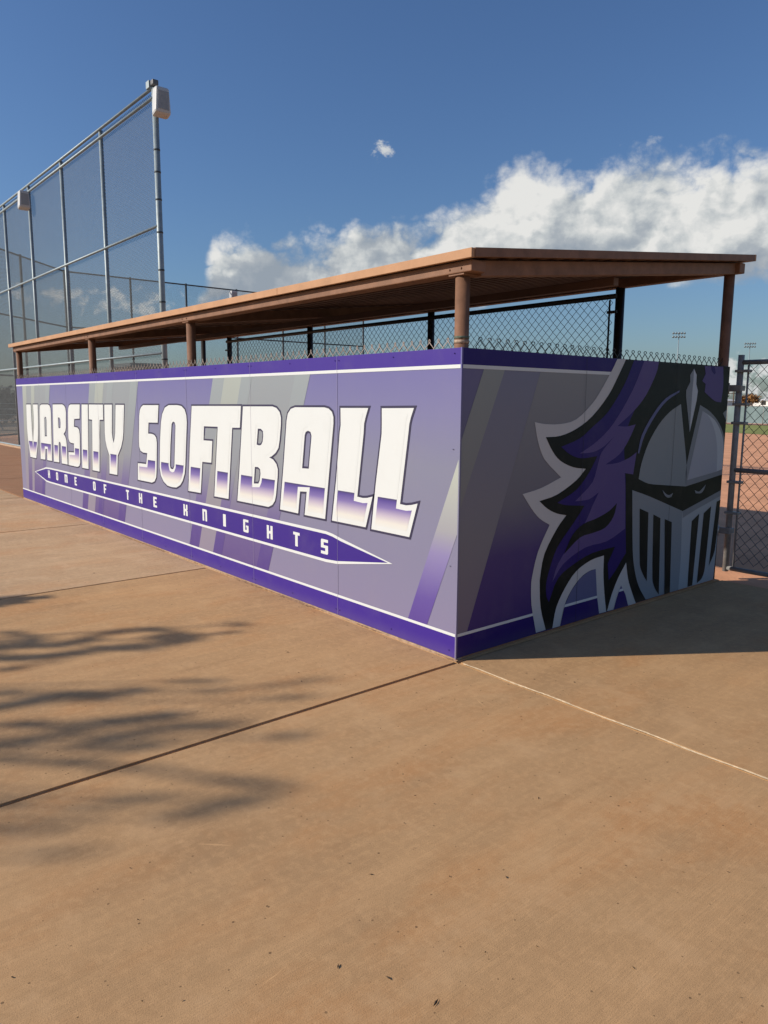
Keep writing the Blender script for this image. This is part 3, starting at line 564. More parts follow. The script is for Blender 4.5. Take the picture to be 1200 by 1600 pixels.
    # paler streaks near the top of the band
decal('printed_stripe', [[(-.431,.15), (-.255,.15), (-.003,.775), (-.003,1.213)]], I['R'], 2, 1, front)
decal('purple_band', [rect(-L1, 0, 1.722, 1.829)], I['band'], 3, 1, front)
decal('purple_band', [rect(-L1, 0, .013, .152)], I['band'], 3, 1, front)
decal('white_line', [rect(-L1, 0, 1.716, 1.737)], I['white'], 4, 1, front)
decal('white_line', [rect(-L1, 0, .143, .161)], I['white'], 4, 1, front)
for (ch, outer, holes, zg) in LETTERS:
    dark = decal('letter', [offset(outer, .015)] + [offset(h, -.015) for h in holes], I['outline'], 3, 1, front)
    tag(dark, 'white block letter %s with navy outline' % (ch if ch != 'F' else 'F joined to T'))
    decal('letter_face', [outer] + holes, I['white'], 5, 1, front)
    decal('letter_shading', [offset(outer, -.034)] + [offset(h, .030) for h in holes], I['chrome'], 6, 1, front)
decal('ribbon_border', [RIBBON], I['white'], 4, 1, front)
tag(decal('ribbon', [offset(RIBBON, -.021)], I['ribbon'], 5, 1, front), 'purple ribbon reading HOME OF THE KNIGHTS')
GL = {
 'H': [[(0,0),(.37,0),(.37,.4),(.63,.4),(.63,0),(1,0),(1,1),(.63,1),(.63,.6),(.37,.6),(.37,1),(0,1)]],
 'O': [[(.15,0),(.85,0),(1,.12),(1,.88),(.85,1),(.15,1),(0,.88),(0,.12)],[(.40,.2),(.60,.2),(.60,.8),(.40,.8)]],
 'M': [[(0,0),(.26,0),(.26,.78),(.38,.78),(.38,0),(.62,0),(.62,.78),(.74,.78),(.74,0),(1,0),(1,.92),(.92,1),(0,1)]],
 'E': [[(0,0),(1,0),(1,.2),(.42,.2),(.42,.41),(.85,.41),(.85,.6),(.42,.6),(.42,.8),(1,.8),(1,1),(.1,1),(0,.92)]],
 'F': [[(0,0),(.42,0),(.42,.38),(.85,.38),(.85,.58),(.42,.58),(.42,.8),(1,.8),(1,1),(0,1)]],
 'T': [[(.3,0),(.7,0),(.7,.8),(1,.8),(1,1),(0,1),(0,.8),(.3,.8)]],
 'K': [[(0,0),(.37,0),(.37,.38),(.62,.38),(.62,0),(1,0),(1,.42),(.86,.5),(1,.58),(1,1),(.62,1),(.62,.62),(.37,.62),(.37,1),(0,1)]],
 'N': [[(0,0),(.36,0),(.36,.8),(.64,.8),(.64,0),(1,0),(1,.92),(.9,1),(0,1)]],
 'I': [[(0,0),(1,0),(1,1),(0,1)]],
 'G': [[(.1,0),(.9,0),(1,.08),(1,.55),(.52,.55),(.52,.4),(.64,.4),(.64,.19),(.37,.19),(.37,.81),(1,.81),(1,1),(.1,1),(0,.92),(0,.08)]],
 'S': [[(0,0),(.9,0),(1,.08),(1,.6),(.39,.6),(.39,.8),(1,.8),(1,1),(.1,1),(0,.92),(0,.41),(.61,.41),(.61,.2),(0,.2)]],
}
for (ch, x0, x1) in SMALL:
    wd = .088 if ch not in 'MI' else (.12 if ch == 'M' else .05); c_ = (x0+x1)/2
    decal('small_letter', [[(c_+(u-.5)*wd, .430+v*.109) for u, v in r_] for r_ in GL[ch]], I['white'], 6, 1, front)
def rivets(front_, wall, spots):
    for (a, z) in spots:
        bm = bmesh.new(); bmesh.ops.create_icosphere(bm, subdivisions=1, radius=.0045)
        for v in bm.verts:
            v.co = Vector((a+v.co.x, -.006+v.co.y*.6, z+v.co.z)) if wall == 1 else Vector((.006+v.co.x*.6, a+v.co.y, z+v.co.z))
        obj('rivet', bm, I['ribbon'] if z < .2 or z > 1.7 else I['P'], front_)
sp = []
for k in range(9):
    x = -PW*k
    for dx in (-.022, .022):
        if k == 0 and dx > 0: continue
        if k == 8 and dx < 0: continue
        xx = x+dx if k else x-.055
        sp += [(xx, .052), (xx, 1.80)]
    sp += [] if k in (0,) else []
sp += [(-.059,.568), (-.053,1.258)] + [(-PW*(k+.5), .052) for k in range(8)] + [(-PW*(k+.5), 1.80) for k in range(8)]
rivets(front, 1, sp)
for k in range(1, 8):
    x = -PW*k
    bx('panel_seam', (x-.0008, x+.0008, -.0050, -.0046, .013, 1.829), M['seam'], front)
bx('aluminium_corner', (-.004, .0052, -.0052, .006, .008, 1.832), I['P'], front)

# --- end wall: three printed sheets carrying the helmet emblem
bm = bmesh.new()
box(bm, -.075, -.035, .10, L2-.02, .30, .34); box(bm, -.075, -.035, .10, L2-.02, 1.70, 1.74)
end = obj('end_cladding', bm, M['gate'], dug); tag(end, 'shaded printed end wall with knight helmet emblem')
ye = [.008, 1.176, 2.352, L2]
for a, b in zip(ye, ye[1:]): bx('panel', (-.006, 0.0, a+.0012, b-.0012, .012, WH), I['eP'], end)
def clampz(P): return [(min(max(a, .004), L2-.001), min(max(b, .013), 1.829)) for a, b in P]
def dec2(name, P, mt, layer): return decal(name, [clampz(P)], mt, layer, 2, end)
dec2('printed_stripe', [(.10,.15), (.73,1.737), (.192,1.737), (.004,1.30), (.004,.15)], I['eB'], 1)
dec2('printed_stripe', [(.004,.90), (.375,1.737), (.192,1.737), (.004,1.30)], I['eL'], 2)
dec2('printed_stripe', [(.088,.15), (1.30,.15), (1.95,1.737), (.71,1.737)], I['eC'], 2)
dec2('purple_band', rect(.006, L2, 1.722, 1.829), I['dk_violet'], 3)  # end bands deeper than the front ones, shade mixed into the ink
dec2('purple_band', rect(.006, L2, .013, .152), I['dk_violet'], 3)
dec2('white_line', rect(.006, L2, 1.716, 1.737), I['white'], 4)
dec2('white_line', rect(.006, L2, .143, .161), I['white'], 4)
right_side = [(L2-.001, .013), (L2-.001, 1.829)]
def smoothline(P, n=3):
    """Catmull-Rom through the traced points, sharp corners kept"""
    out = []; N = len(P)
    for i in range(N):
        p0, p1, p2, p3 = (Vector(P[(i+k) % N]) for k in (-1, 0, 1, 2))
        t1 = (p2-p0)*.5; t2 = (p3-p1)*.5
        c1 = (p1-p0).normalized().dot((p2-p1).normalized()) if (p1-p0).length > 1e-6 and (p2-p1).length > 1e-6 else 0
        c2 = (p2-p1).normalized().dot((p3-p2).normalized()) if (p2-p1).length > 1e-6 and (p3-p2).length > 1e-6 else 0
        if c1 < .72: t1 = (p2-p1)
        if c2 < .72: t2 = (p2-p1)
        ln = (p2-p1).length
        if t1.length > ln*1.2: t1 = t1.normalized()*ln
        if t2.length > ln*1.2: t2 = t2.normalized()*ln
        for k in range(n):
            s = k/n
            q = p1*(2*s**3-3*s**2+1) + t1*(s**3-2*s**2+s) + p2*(-2*s**3+3*s**2) + t2*(s**3-s**2)
            out.append((q.x, q.y))
    return out
sm_ = lambda P: smoothline(P)
dec2('plume_border', sm_(GREY_EDGE + right_side), I['grey'], 5)
dec2('plume_outline', sm_(BLACK_EDGE + right_side), I['black'], 6)
dec2('plume_shadow', sm_(DEEP), I['dk_violet'], 7)
dec2('plume', sm_(PURPLE), I['violet'], 8)
dec2('plume_gap', sm_(LEAF), I['black'], 9)
for a_out, a_in in ((ARCH1, ARCH1_IN), (ARCH2, ARCH2_IN)):
    dec2('collar_point', sm_(a_out), I['grey'], 9)
    dec2('collar_inner', a_in, I['bluegrey'], 10)
    def below(P, z):       # part of an outline under the line z
        o_ = []
        for q, s in zip(P, P[1:]+P[:1]):
            if q[1] <= z: o_.append(q)
            if (q[1]-z)*(s[1]-z) < 0:
                t_ = (z-q[1])/(s[1]-q[1]); o_.append((q[0]+(s[0]-q[0])*t_, z))
        return o_
    dec2('collar_line', below(a_in, .161), I['white'], 11)
    dec2('collar_base', below(a_in, .143), I['dk_violet'], 12)
dec2('dome', sm_(DOME_L), I['g1'], 7); dec2('dome_edge', sm_(DOME_R), I['g2'], 7)
dec2('dome', sm_(DOME_RI), I['g3'], 8); dec2('dome_highlight', sm_(DOME_RH), I['g4'], 8)
dec2('crest_spike', SPIKE_L, I['g2'], 8); dec2('crest_spike', SPIKE_R, I['g4'], 8)
dec2('plume_tip', sm_(PLUME_R), I['violet'], 8); dec2('plume_gap', sm_(PLUME_N), I['dk_violet'], 9)
dec2('dome_arc', sm_(ARC), I['bluegrey'], 9)
dec2('eye', sm_(EYE_L), I['g2'], 9); dec2('eye', sm_(EYE_R), I['g2'], 9)
dec2('visor', sm_(FACE_L), I['f1'], 8); dec2('visor', sm_(FACE_R), I['f2'], 8); dec2('visor_brow', FACE_B, I['g2'], 9)
for S_ in (SLOT1, SLOT2, SLOT3, SLOT4, SLOT5, SLOT6): dec2('visor_slot', sm_(S_), I['black'], 10)
dec2('plume_chip', CHIP, I['g1'], 8)
for y in ye[1:3]: bx('panel_seam', (.0089, .0093, y-.001, y+.001, .013, 1.829), M['seam_dk'], end)

# --- footing strip, posts
footing = bx('footing', (-L1, .002, -.003, .05, -.03, .009), M['footing'], dug, .002)
bx('footing', (-.05, .0002, .05, L2, -.03, .010), M['concrete_red'], dug, .003)
def post(x, y, z1, r=.0420, mt='brown', lab=None):
    bm = bmesh.new(); tube(bm, [(x, y, 0), (x, y, z1)], r, 20)
    o = obj('post', bm, M[mt], dug)
    return o
for x in (-.070, -3.53, -6.18, -9.40):
    o = post(x, .066, 2.232)
    for dx in (-.045, .045):
        bm = bmesh.new(); tube(bm, [(x+dx, .006, 2.262), (x+dx, -.002, 2.262)], .006, 6); obj('bolt', bm, M['brown'], o)
    bx('cap_plate', (x-.06, x+.06, .012, .124, 2.228, 2.2375), M['brown'], o, .002)
    if x > -1:
        for z0_, z1_, k_ in ((1.858, 1.876, 'wrap2'), (1.884, 1.898, 'wrap')):
            bm = bmesh.new(); tube(bm, [(x, .066, z0_), (x, .066, z1_)], .0445, 20); obj('tape_wrap', bm, M[k_], o)
for x in (-.045, -1.06, -3.60, -6.14, -8.55, -9.52): post(x, 3.175, 2.585, mt='brown' if x > -1 else 'post_dk')

# --- roof
XL, XR, YF, YB, ZF, ZB_ = -9.54, .100, -.042, 3.31, 2.349, 2.729
sl_ = (ZB_-ZF)/(YB-YF)
zr = lambda y: ZF + (y-YF)*sl_
# ribbed deck, ribs along the length
prof = []
y = YF+.01; pit_ = .152
while y < YB-.02:
    for (dy, dz) in ((0, 0), (.035, 0), (.050, -.036), (.110, -.036), (.125, 0)):
        if y+dy < YB-.005: prof.append((y+dy, dz))
    y += pit_
V, F = [], []
for (yy, dz) in prof:
    for x in (XL+.01, XR-.01): V += [(x, yy, zr(yy)-.012+dz)]
n0 = len(V)
for (yy, dz) in prof:
    for x in (XL+.01, XR-.01): V += [(x, yy, zr(yy)-.0105+dz)]
for i in range(len(prof)-1):
    a = 2*i; F += [(a, a+2, a+3, a+1), (n0+a, n0+a+1, n0+a+3, n0+a+2)]
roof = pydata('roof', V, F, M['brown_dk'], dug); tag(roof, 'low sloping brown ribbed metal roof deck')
FH_ = .050
def sloped(name, x0, x1, y0, y1, h0, h1, mt, par=roof, bev=.002):
    """bar under the roof plane: h0..h1 below the deck line"""
    bm = bmesh.new(); v = box(bm, x0, x1, y0, y1, 0, 1)
    for q in v: q.co.z = zr(q.co.y) - (h0 if q.co.z > .5 else h1)
    return obj(name, bm, mt, par, bev)
def lvl(name, x0, x1, y0, y1, z0, z1, mt, bev=.002): return bx(name, (x0, x1, y0, y1, z0, z1), mt, roof, bev)
# fascia: four front lengths butted with hairline gaps, ends and rear
fx = [XL, -6.9, -4.1, -1.62, XR]
fx = [XL, -6.62, -1.86, XR]
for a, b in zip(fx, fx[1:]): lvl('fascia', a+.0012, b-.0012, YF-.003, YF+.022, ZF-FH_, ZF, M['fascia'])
lvl('fascia', XL, XR, YB-.022, YB+.003, ZB_-FH_, ZB_, M['fascia'])
for a, c_ in ((XR-.022, XR+.003), (XL-.003, XL+.022)): sloped('fascia', a, c_, YF+.024, YB-.024, 0, FH_, M['brown'])  # end fascias take the beam brown: shade put into their colour
# box beams
lvl('beam', XL+.06, XR-.045, .004, .118, 2.238, zr(.02)-.055, M['brown'], .006)
lvl('beam', XL+.06, XR-.045, 3.135, 3.225, 2.575, zr(3.15)-.055, M['brown'], .006)
for x in (-.02, -3.53, -6.18, -9.42): sloped('side_beam' if x in (-.02, -9.42) else 'rafter', x-.04, x+.04, .120, 3.133, .056, .142, M['brown'], bev=.004)
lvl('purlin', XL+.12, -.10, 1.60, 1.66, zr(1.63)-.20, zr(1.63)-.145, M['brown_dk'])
# --- chain link standing just above the printed walls, and the fence on the field side
chain_link('chain_link_mesh', (-L1, .018, 0), (1,0,0), L1-.10, 1.50, 1.874, .0385, .0385, .0027, M['wire'], dug)
chain_link('chain_link_mesh', (-.030, .14, 0), (0,1,0), L2-.16, 1.50, 1.882, .040, .040, .0027, M['blackwire'], dug)  # same wire as the front, its shade put into a black colour
chain_link('chain_link_mesh', (-8.52, 3.12, 0), (1,0,0), 7.42, 0.06, 2.490, .045, .045, .0024, M['blackwire'], dug, knuckle=True)
tb('top_rail', [(-8.55, 3.125, 2.502), (-1.06, 3.125, 2.502)], .024, M['blackwire'], dug)
tb('bottom_rail', [(-8.55, 3.125, .08), (-1.06, 3.125, .08)], .021, M['blackwire'], dug)
for x in (-1.13, -8.50): tb('tension_bar', [(x, 3.118, .07), (x, 3.118, 2.47)], .009, M['blackwire'], dug, 6)
for x in (-1.10, -8.53):
    for z in (.4, .9, 1.4, 1.9, 2.36): bx('band_clamp', (x-.05, x+.05, 3.105, 3.135, z-.012, z+.012), M['blackwire'], dug)

# ------------------------------------------------------------------ gate and side fence
gate = thing('gate', 'charcoal chain link gate hinged at the dugout end wall', 'gate', (.0, 3.40, 0))
GX0, GX1, GY = .0, 1.22, 3.40
tb('upright', [(GX0, GY, .055), (GX0, GY, 1.935)], .0255, M['gate'], gate)
tb('upright', [(GX1, GY, .055), (GX1, GY, 1.935)], .0255, M['gate'], gate)
for z in (.085, .955, 1.872): tb('rail', [(GX0, GY, z), (GX1, GY, z)], .0205, M['gate'], gate)
chain_link('chain_link_mesh', (GX0+.06, GY+.012, 0), (1,0,0), GX1-GX0-.12, .10, 1.86, .0435, .048, .0024, M['blackwire'], gate)
for x in (GX0+.062, GX1-.062): tb('tension_bar', [(x, GY+.012, .10), (x, GY+.012, 1.85)], .0085, M['gate'], gate, 6)
for z in (.58, .85, 1.36, 1.52, 1.80): bx('tension_band', (GX0-.034, GX0+.085, GY-.034, GY+.034, z-.011, z+.011), M['gate'], gate, .003)
for z in (1.655, .42):
    bm = bmesh.new(); box(bm, -.105, .036, GY-.05, GY-.030, z-.028, z+.028); box(bm, -.105, -.085, 3.20, GY-.05, z-.028, z+.028)
    box(bm, .0, .036, GY-.03, GY+.036, z-.022, z+.022)
    o = obj('hinge', bm, M['gate'], gate, .003)
    bm = bmesh.new(); tube(bm, [(-.062, GY-.062, z-.05), (-.062, GY-.062, z+.045)], .009, 8); obj('hinge_pin', bm, M['steel'] if z < 1 else M['gate'], o)
sf = thing('chain_link_fence', 'charcoal chain link fence beyond the gate along the field', 'fence', (1.30, 3.40, 0))
for x in (1.32, 4.3, 7.3, 10.3): tb('fence_post', [(x, GY, 0), (x, GY, 1.95)], .035, M['gate'], sf)
for z in (.085, 1.90): tb('rail', [(1.32, GY, z), (10.3, GY, z)], .021, M['gate'], sf)
far_link('chain_link_mesh', (1.34, GY, 0), (1,0,0), 8.9, .08, 1.90, .0435, .0022, M['blackwire'], sf)

# ------------------------------------------------------------------ backstop
bs = thing('backstop_fence', 'tall galvanised chain link backstop panel rising left of the dugout', 'fence', (-11.25, 3.2, 0), 'backstop fences round home plate')
BX = [-11.25, -14.13, -16.90, -19.75, -22.4, -25.1, -28.0]
for i, x in enumerate(BX):
    r_ = .057 if i == 0 else .044
    p_ = tb('fence_post', [(x, 3.2, 0), (x, 3.2, 7.30)], r_, M['galv'], bs, 14)
    if i == 0:
        bm = bmesh.new()
        for z in (1.3,1.8,2.3,2.9,3.4,4.0,4.7,5.3,5.8,6.2): tube(bm, [(x, 3.2, z), (x, 3.2, z+.03)], r_+.005, 14)
        obj('band_clamp', bm, M['far_metal'], p_)
for z, r_ in ((7.30,.030), (7.13,.030), (4.83,.027), (2.44,.027), (.06,.027)):
    tb('rail', [(BX[0], 3.16, z), (BX[-1], 3.16, z)], r_, M['galv'], bs, 10)
far_link('chain_link_mesh', (BX[-1], 3.225, 0), (1,0,0), BX[0]-BX[-1], .05, 7.28, .036, .0036, M['galv_wire'], bs)
bx('concrete_curb', (BX[-1], BX[0]+.1, 3.06, 3.26, -.03, .05), M['footing'], bs, .01)
# the 45 degree return and the far side behind home plate
def wing(label, a, b, zt, nposts, rails):
    t_ = thing('backstop_fence', label, 'fence', (a[0], a[1], 0), 'backstop fences round home plate')
    A, Bv = Vector((*a, 0)), Vector((*b, 0)); ax = (Bv-A); W_ = ax.length
    for k in range(nposts):
        q = A + ax*k/(nposts-1)
        tb('fence_post', [q, q+Vector((0,0,zt+.06))], .052, M['far_metal'], t_, 10)
    for z in rails: tb('rail', [A+Vector((0,0,z)), Bv+Vector((0,0,z))], .034, M['far_metal'], t_, 8)
    far_link('chain_link_mesh', A, ax, W_, .05, zt, .028, .0021, M['far_wire'], t_)
    return t_
wing('angled backstop panel joining the two backstop fences behind home plate', (-28.0, 3.2), (-33.2, 8.2), 7.28, 3, (7.28, 4.80, 2.44, .1))
wing('long dark backstop fence seen above the dugout roof', (-33.2, 8.4), (-33.2, 25.6), 7.28, 7, (7.28, 4.80, 2.44, .1))

# loudspeakers fixed to the backstop posts
def speaker(label, x, y, z, sx, sy, sz):
    t_ = thing('loudspeaker', label, 'speaker', (x, y, z), 'loudspeakers on the backstop')
    bm = bmesh.new(); v = box(bm, x-sx/2, x+sx/2, y-sy/2, y+sy/2, z, z+sz)
    for q in v:
        if q.co.z > z+sz/2: q.co.y += (.03 if q.co.y < y else -.03)*1.0
        if q.co.x > x and q.co.z < z+.01: q.co.z += .06
    obj('cabinet', bm, M['speaker'], t_, .045)
    bm = bmesh.new(); box(bm, x+sx/2+.001, x+sx/2+.008, y-sy*.33, y+sy*.33, z+.12, z+sz-.08)
    obj('grille', bm, M['grille'], t_, .002)
    bm = bmesh.new(); tube(bm, [(x-sx/2-.02, y, z+sz*.3), (x-sx/2-.02, y, z+sz*.8)], .02, 8); box(bm, x-sx/2-.03, x-sx/2+.01, y-.06, y+.06, z+sz*.5-.04, z+sz*.5+.04)
    obj('bracket', bm, M['speaker_dk'], t_)
    return t_
speaker('white loudspeaker on the tall end post of the backstop', -11.09, 3.25, 6.76, .20, .32, .52)
speaker('white loudspeaker on a backstop post near the picture edge', -19.62, 3.02, 6.62, .22, .30, .50)
speaker('small white loudspeaker on the fence above the dugout roof', -33.0, 16.7, 6.6, .3, .4, .6)
cl = thing('rail_clamp', 'small dark bracket atop the tall end post', 'bracket', (-11.25, 3.2, 7.30))
bx('plate', (-11.42, -11.28, 3.10, 3.26, 7.305, 7.44), M['galv'], cl, .01)
bx('body', (-11.26, -11.14, 3.12, 3.24, 7.33, 7.43), M['speaker_dk'], cl, .02)

# ------------------------------------------------------------------ things beyond
of = thing('outfield_fence', 'low outfield fence with teal windscreen behind the grass', 'fence', (HOME[0]+39.5, HOME[1], 0))
na = 28
for i in range(na):
    a0 = R(-10) + R(108)*i/na; a1 = R(-10) + R(108)*(i+1)/na
    P0 = Vector((HOME[0]+39.5*math.cos(a0), HOME[1]+39.5*math.sin(a0), 0)); P1 = Vector((HOME[0]+39.5*math.cos(a1), HOME[1]+39.5*math.sin(a1), 0))
    tb('fence_post', [P0, P0+Vector((0,0,1.34))], .03, M['gate'], of, 6)
    nn = (P1-P0).cross(Vector((0,0,1))).normalized()*.012
    V = [P0+nn+Vector((0,0,.10)), P1+nn+Vector((0,0,.10)), P1+nn+Vector((0,0,1.28)), P0+nn+Vector((0,0,1.28)), P0-nn+Vector((0,0,.10)), P1-nn+Vector((0,0,.10)), P1-nn+Vector((0,0,1.28)), P0-nn+Vector((0,0,1.28))]
    pydata('windscreen', V, [(0,1,2,3),(5,4,7,6),(3,2,6,7),(0,4,5,1),(0,3,7,4),(1,5,6,2)], M['windscreen'], of)
    tb('rail', [P0+Vector((0,0,1.30)), P1+Vector((0,0,1.30))], .022, M['gate'], of, 6)
def light_pole(label, x, y, h):
    t_ = thing('field_light_pole', label, 'light pole', (x, y, 0), 'field light poles on the skyline')
    bm = bmesh.new(); tube(bm, [(x, y, 0), (x, y, h)], .2, 8, ra=[.17, .07]); obj('pole', bm, M['galv'], t_)
    ax = Vector((.76, .65, 0))
    for dz in (-.15, -.85):
        A = Vector((x, y, h+dz)); tb('crossarm', [A-ax*1.15, A+ax*1.15], .06, M['galv'], t_, 6)
        for k in range(5):
            q = A + ax*(-1.05+.525*k)
            bm = bmesh.new(); tube(bm, [q+Vector((0,0,.18)), q+Vector((.10,-.16,-.14))], .3, 8, ra=[.09, .22]); obj('lamp', bm, M['galv'], t_)
light_pole('taller field light pole above the dugout end wall fringe', -74.03, 137.2, 15.2)
light_pole('field light pole seen just over the gate', -74.9, 170.2, 15.0)
def blob_leaves(name, c, rad, n, s, mt, par, seed=1, flat=1.0, clumps=9):
    r_ = random.Random(seed); V, F = [], []
    cl_ = []
    for _ in range(clumps):
        a = r_.uniform(0, 6.28); e = r_.uniform(-.6, 1); rr = r_.uniform(.25, .8)
        cl_.append(Vector((math.cos(a)*rr*rad[0], math.sin(a)*rr*rad[1], e*rr*rad[2])))
    for _ in range(n):
        k = r_.choice(cl_); q = Vector(c) + k + Vector((r_.gauss(0, rad[0]*.26), r_.gauss(0, rad[1]*.26), r_.gauss(0, rad[2]*.26)))
        a = Vector((r_.gauss(0,1), r_.gauss(0,1), r_.gauss(0,1))).normalized(); b = a.orthogonal().normalized(); c2 = a.cross(b)
        i0 = len(V); ss = s*r_.uniform(.5, 1.3)
        V += [q-b*ss, q-c2*ss*.45, q+b*ss, q+c2*ss*.45]; F.append((i0, i0+1, i0+2, i0+3))
    return pydata(name, V, F, mt, par)
def tree(label, loc, trunk_h, rad, cz, n, s, mt, seed, name='tree', group=None):
    t_ = thing(name, label, 'tree', loc, group); x, y, _ = loc
    bm = bmesh.new(); tube(bm, [(x, y, -.05), (x+.1*trunk_h*.2, y, trunk_h*.5), (x, y, cz)], .1, 8, ra=[trunk_h*.06+.05, trunk_h*.045+.03, .03])
    r_ = random.Random(seed)
    for k in range(5):
        a = r_.uniform(0, 6.28); st = Vector((x, y, trunk_h*r_.uniform(.6, .95))); en = Vector((x+math.cos(a)*rad[0]*.7, y+math.sin(a)*rad[1]*.7, cz+r_.uniform(-.1, .5)*rad[2]))
        tube(bm, [st, (st+en)/2+Vector((0,0,.1*rad[2])), en], .05, 6, ra=[trunk_h*.03+.02, trunk_h*.02+.015, .01])
    obj('trunk', bm, M['bark'], t_)
    blob_leaves('crown', (x, y, cz), rad, n, s, mt, t_, seed)
    return t_
tree('orange autumn tree far beyond the outfield fence', (-58.3, 134.2, -.06), 1.4, (1.5,1.5,1.1), 1.9, 2200, .20, M['autumn'], 5)
tree('dark green tree on the far skyline by the gate upright', (-66, 135, -.06), 1.6, (2.2,2.2,1.8), 2.2, 900, .32, M['leaf'], 6)
def house(label, x, y, w_, d_, h, rh):
    t_ = thing('house', label, 'house', (x, y, 0), 'houses far beyond the field')
    wl = bx('wall', (x-w_/2, x+w_/2, y-d_/2, y+d_/2, -.06, h), M['white_wall'], t_)
    for k in (-.3, .3): bx('window', (x+w_*k-.6, x+w_*k+.6, y-d_/2-.03, y-d_/2+.05, 1.0, 2.0), M['joint'], wl)
    V = [(x-w_/2-.4, y-d_/2-.4, h), (x+w_/2+.4, y-d_/2-.4, h), (x+w_/2+.4, y+d_/2+.4, h), (x-w_/2-.4, y+d_/2+.4, h), (x-w_/2+2, y, h+rh), (x+w_/2-2, y, h+rh)]
    pydata('roof', V, [(0,1,5,4), (1,2,5), (2,3,4,5), (3,0,4), (3,2,1,0)], M['white_wall'], t_)
house('pale low house on the horizon nearest the gate', -83, 213, 14, 9, 2.2, .7)
house('pale low house on the horizon beside the orange tree', -108, 222, 12, 9, 2.1, .7)
def utility_pole(label, x, y, h):
    t_ = thing('utility_pole', label, 'utility pole', (x, y, 0), 'utility poles on the horizon')
    tb('pole', [(x, y, -.06), (x, y, h)], .17, M['bark'], t_, 6)
    tb('crossarm', [(x-1.1, y-.9, h-.5), (x+1.1, y+.9, h-.5)], .12, M['bark'], t_, 6)
utility_pole('wooden utility pole on the horizon at the picture edge', -92, 226, 6.0)
utility_pole('wooden utility pole on the horizon behind the gate upright', -100, 218, 4.8)
# other side of the field: shed roof and planting behind the backstop
sh = thing('equipment_shed', 'small brown flat roofed shed beyond the far backstop fence', 'shed', (-38.8, 13.8, 0))
bx('wall', (-40.2, -37.6, 12.9, 14.7, -.06, 3.3), M['brown_dk'], sh)
bx('roof', (-40.5, -37.3, 12.7, 14.9, 3.3, 3.5), M['far_metal'], sh)
bx('door', (-37.6, -37.56, 13.3, 14.2, 0, 2.1), M['far_metal'], sh)
for i, (x, y, h) in enumerate(((-47,5.5,2.1),(-49,8.0,2.3),(-51,10.6,2.0),(-46,3.0,1.9),(-53,13.4,2.2))):
    sb = thing('shrub', ('dark rounded shrub behind the backstop, %s' % ('nearest the dugout corner','tallest of the group','third from the dugout','lowest of the group','farthest of the group')[i]), 'shrub', (x, y, -.06), 'dark shrubs behind the backstop')
    tb('stem', [(x, y, -.06), (x, y, h*.6)], .06, M['bark'], sb, 6)
    blob_leaves('foliage', (x, y, h*.48), (1.7, 1.7, h*.52), 2600, .16, M['shrub_dk'], sb, 20+i, clumps=14)
bl = thing('bleacher', 'small metal bleacher standing behind the angled backstop panel', 'bleacher', (-38.5, 6.6, 0))
for k in range(4):
    bx('seat_plank', (-38.0-.6*k-.14, -38.0-.6*k+.14, 4.2, 8.4, .45+.28*k-.03, .45+.28*k), M['galv'], bl)
for yy in (4.4, 6.3, 8.2):
    tb('leg', [(-37.95, yy, -.06), (-39.9, yy, 1.24)], .03, M['galv'], bl, 6); tb('leg', [(-39.9, yy, -.06), (-39.9, yy, 2.1)], .03, M['galv'], bl, 6)
tb('guard_rail', [(-39.9, 4.4, 2.1), (-39.9, 8.2, 2.1)], .03, M['galv'], bl, 6)

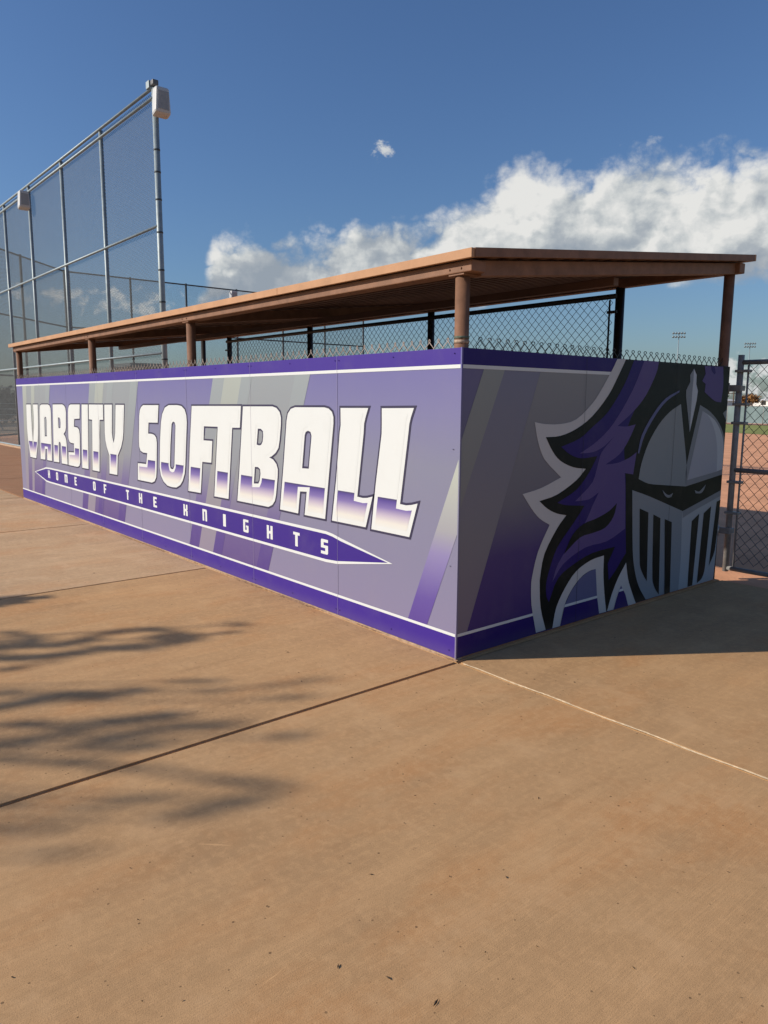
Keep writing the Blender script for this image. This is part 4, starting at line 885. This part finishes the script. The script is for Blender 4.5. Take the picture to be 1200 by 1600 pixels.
# ------------------------------------------------------------------ tree behind the camera: its shadow lies on the pavement
tt = thing('shade_tree', 'feathery desert tree standing beside the walkway, shading the concrete', 'tree', (-9.5, -14.2, 0))
TL = 1/math.tan(SUN_EL)
def up_to(gx, gy, h):
    return Vector((gx - LIGHT.x*h*TL, gy - LIGHT.y*h*TL, h))
V, F = [], []; r_ = random.Random(11)
def leaf_at(q, s0, s1):
    a = Vector((r_.gauss(0,1), r_.gauss(0,1), r_.gauss(0,1))).normalized(); b = a.orthogonal().normalized(); c2 = a.cross(b); ss = r_.uniform(s0, s1); i0 = len(V)
    V.extend([q-b*ss, q-c2*ss*.42, q+b*ss, q+c2*ss*.42]); F.append((i0, i0+1, i0+2, i0+3))
bm = bmesh.new()
top_c = Vector((-9.9, -14.8, 6.6)); FORK = Vector((-9.4, -13.9, 2.9))
tube(bm, [(-9.5,-14.2,-.05), (-9.35,-14.1,1.4), FORK], .1, 10, ra=[.17,.14,.12])
# leafy twigs, each laid out by where its shade falls (ground x, y and half breadth), at its own height
for (pts, cov, h) in SPRAYS:
    ar = 0.0; seg = []
    for a, c_ in zip(pts, pts[1:]):
        d_ = Vector((c_[0]-a[0], c_[1]-a[1])); wv = Vector((a[2]+c_[2], a[3]+c_[3]))
        s_ = abs(d_.x*wv.y - d_.y*wv.x); seg.append((a, c_, s_)); ar += s_
    tot = max(int(ar*(cov+.1)*.62/.00019), 6)
    for (a, c_, s_) in seg:
        nl = max(1, int(tot*s_/max(ar, 1e-6)))
        clump = [r_.random() for _ in range(max(2, nl//9))]
        for _ in range(nl):
            t_ = min(max(r_.choice(clump) + r_.gauss(0, .09), 0), 1); gk = max(-1.5, min(1.5, r_.gauss(0, .6)))
            g = [a[k] + (c_[k]-a[k])*t_ for k in range(4)]
            leaf_at(up_to(g[0]+g[2]*gk, g[1]+g[3]*gk, h + r_.gauss(0, .03)), .022, .048)
    line = [up_to(q[0], q[1], h) for q in pts]
    mid = (FORK + line[0])/2 + Vector((0, 0, .35))
    tube(bm, [FORK, mid] + line, .03, 5, ra=[.05, .018, .008] + [.005]*(len(line)-1))
obj('trunk', bm, M['bark'], tt)
for k in range(70):
    c_ = top_c + Vector((r_.gauss(-.9, 1.1), r_.gauss(-.7, 1.0), r_.gauss(-.4, .7)))
    for _ in range(70):
        q = c_ + Vector((r_.gauss(0,.25), r_.gauss(0,.25), r_.gauss(0,.18)))
        g = q + Vector((LIGHT.x, LIGHT.y, 0))*q.z*TL       # keep these off the part of the walkway that lies in the sun
        if g.x > -2.4 and g.y > -3.2: continue
        leaf_at(q, .04, .08)
pydata('crown', V, F, M['leaf'], tt)
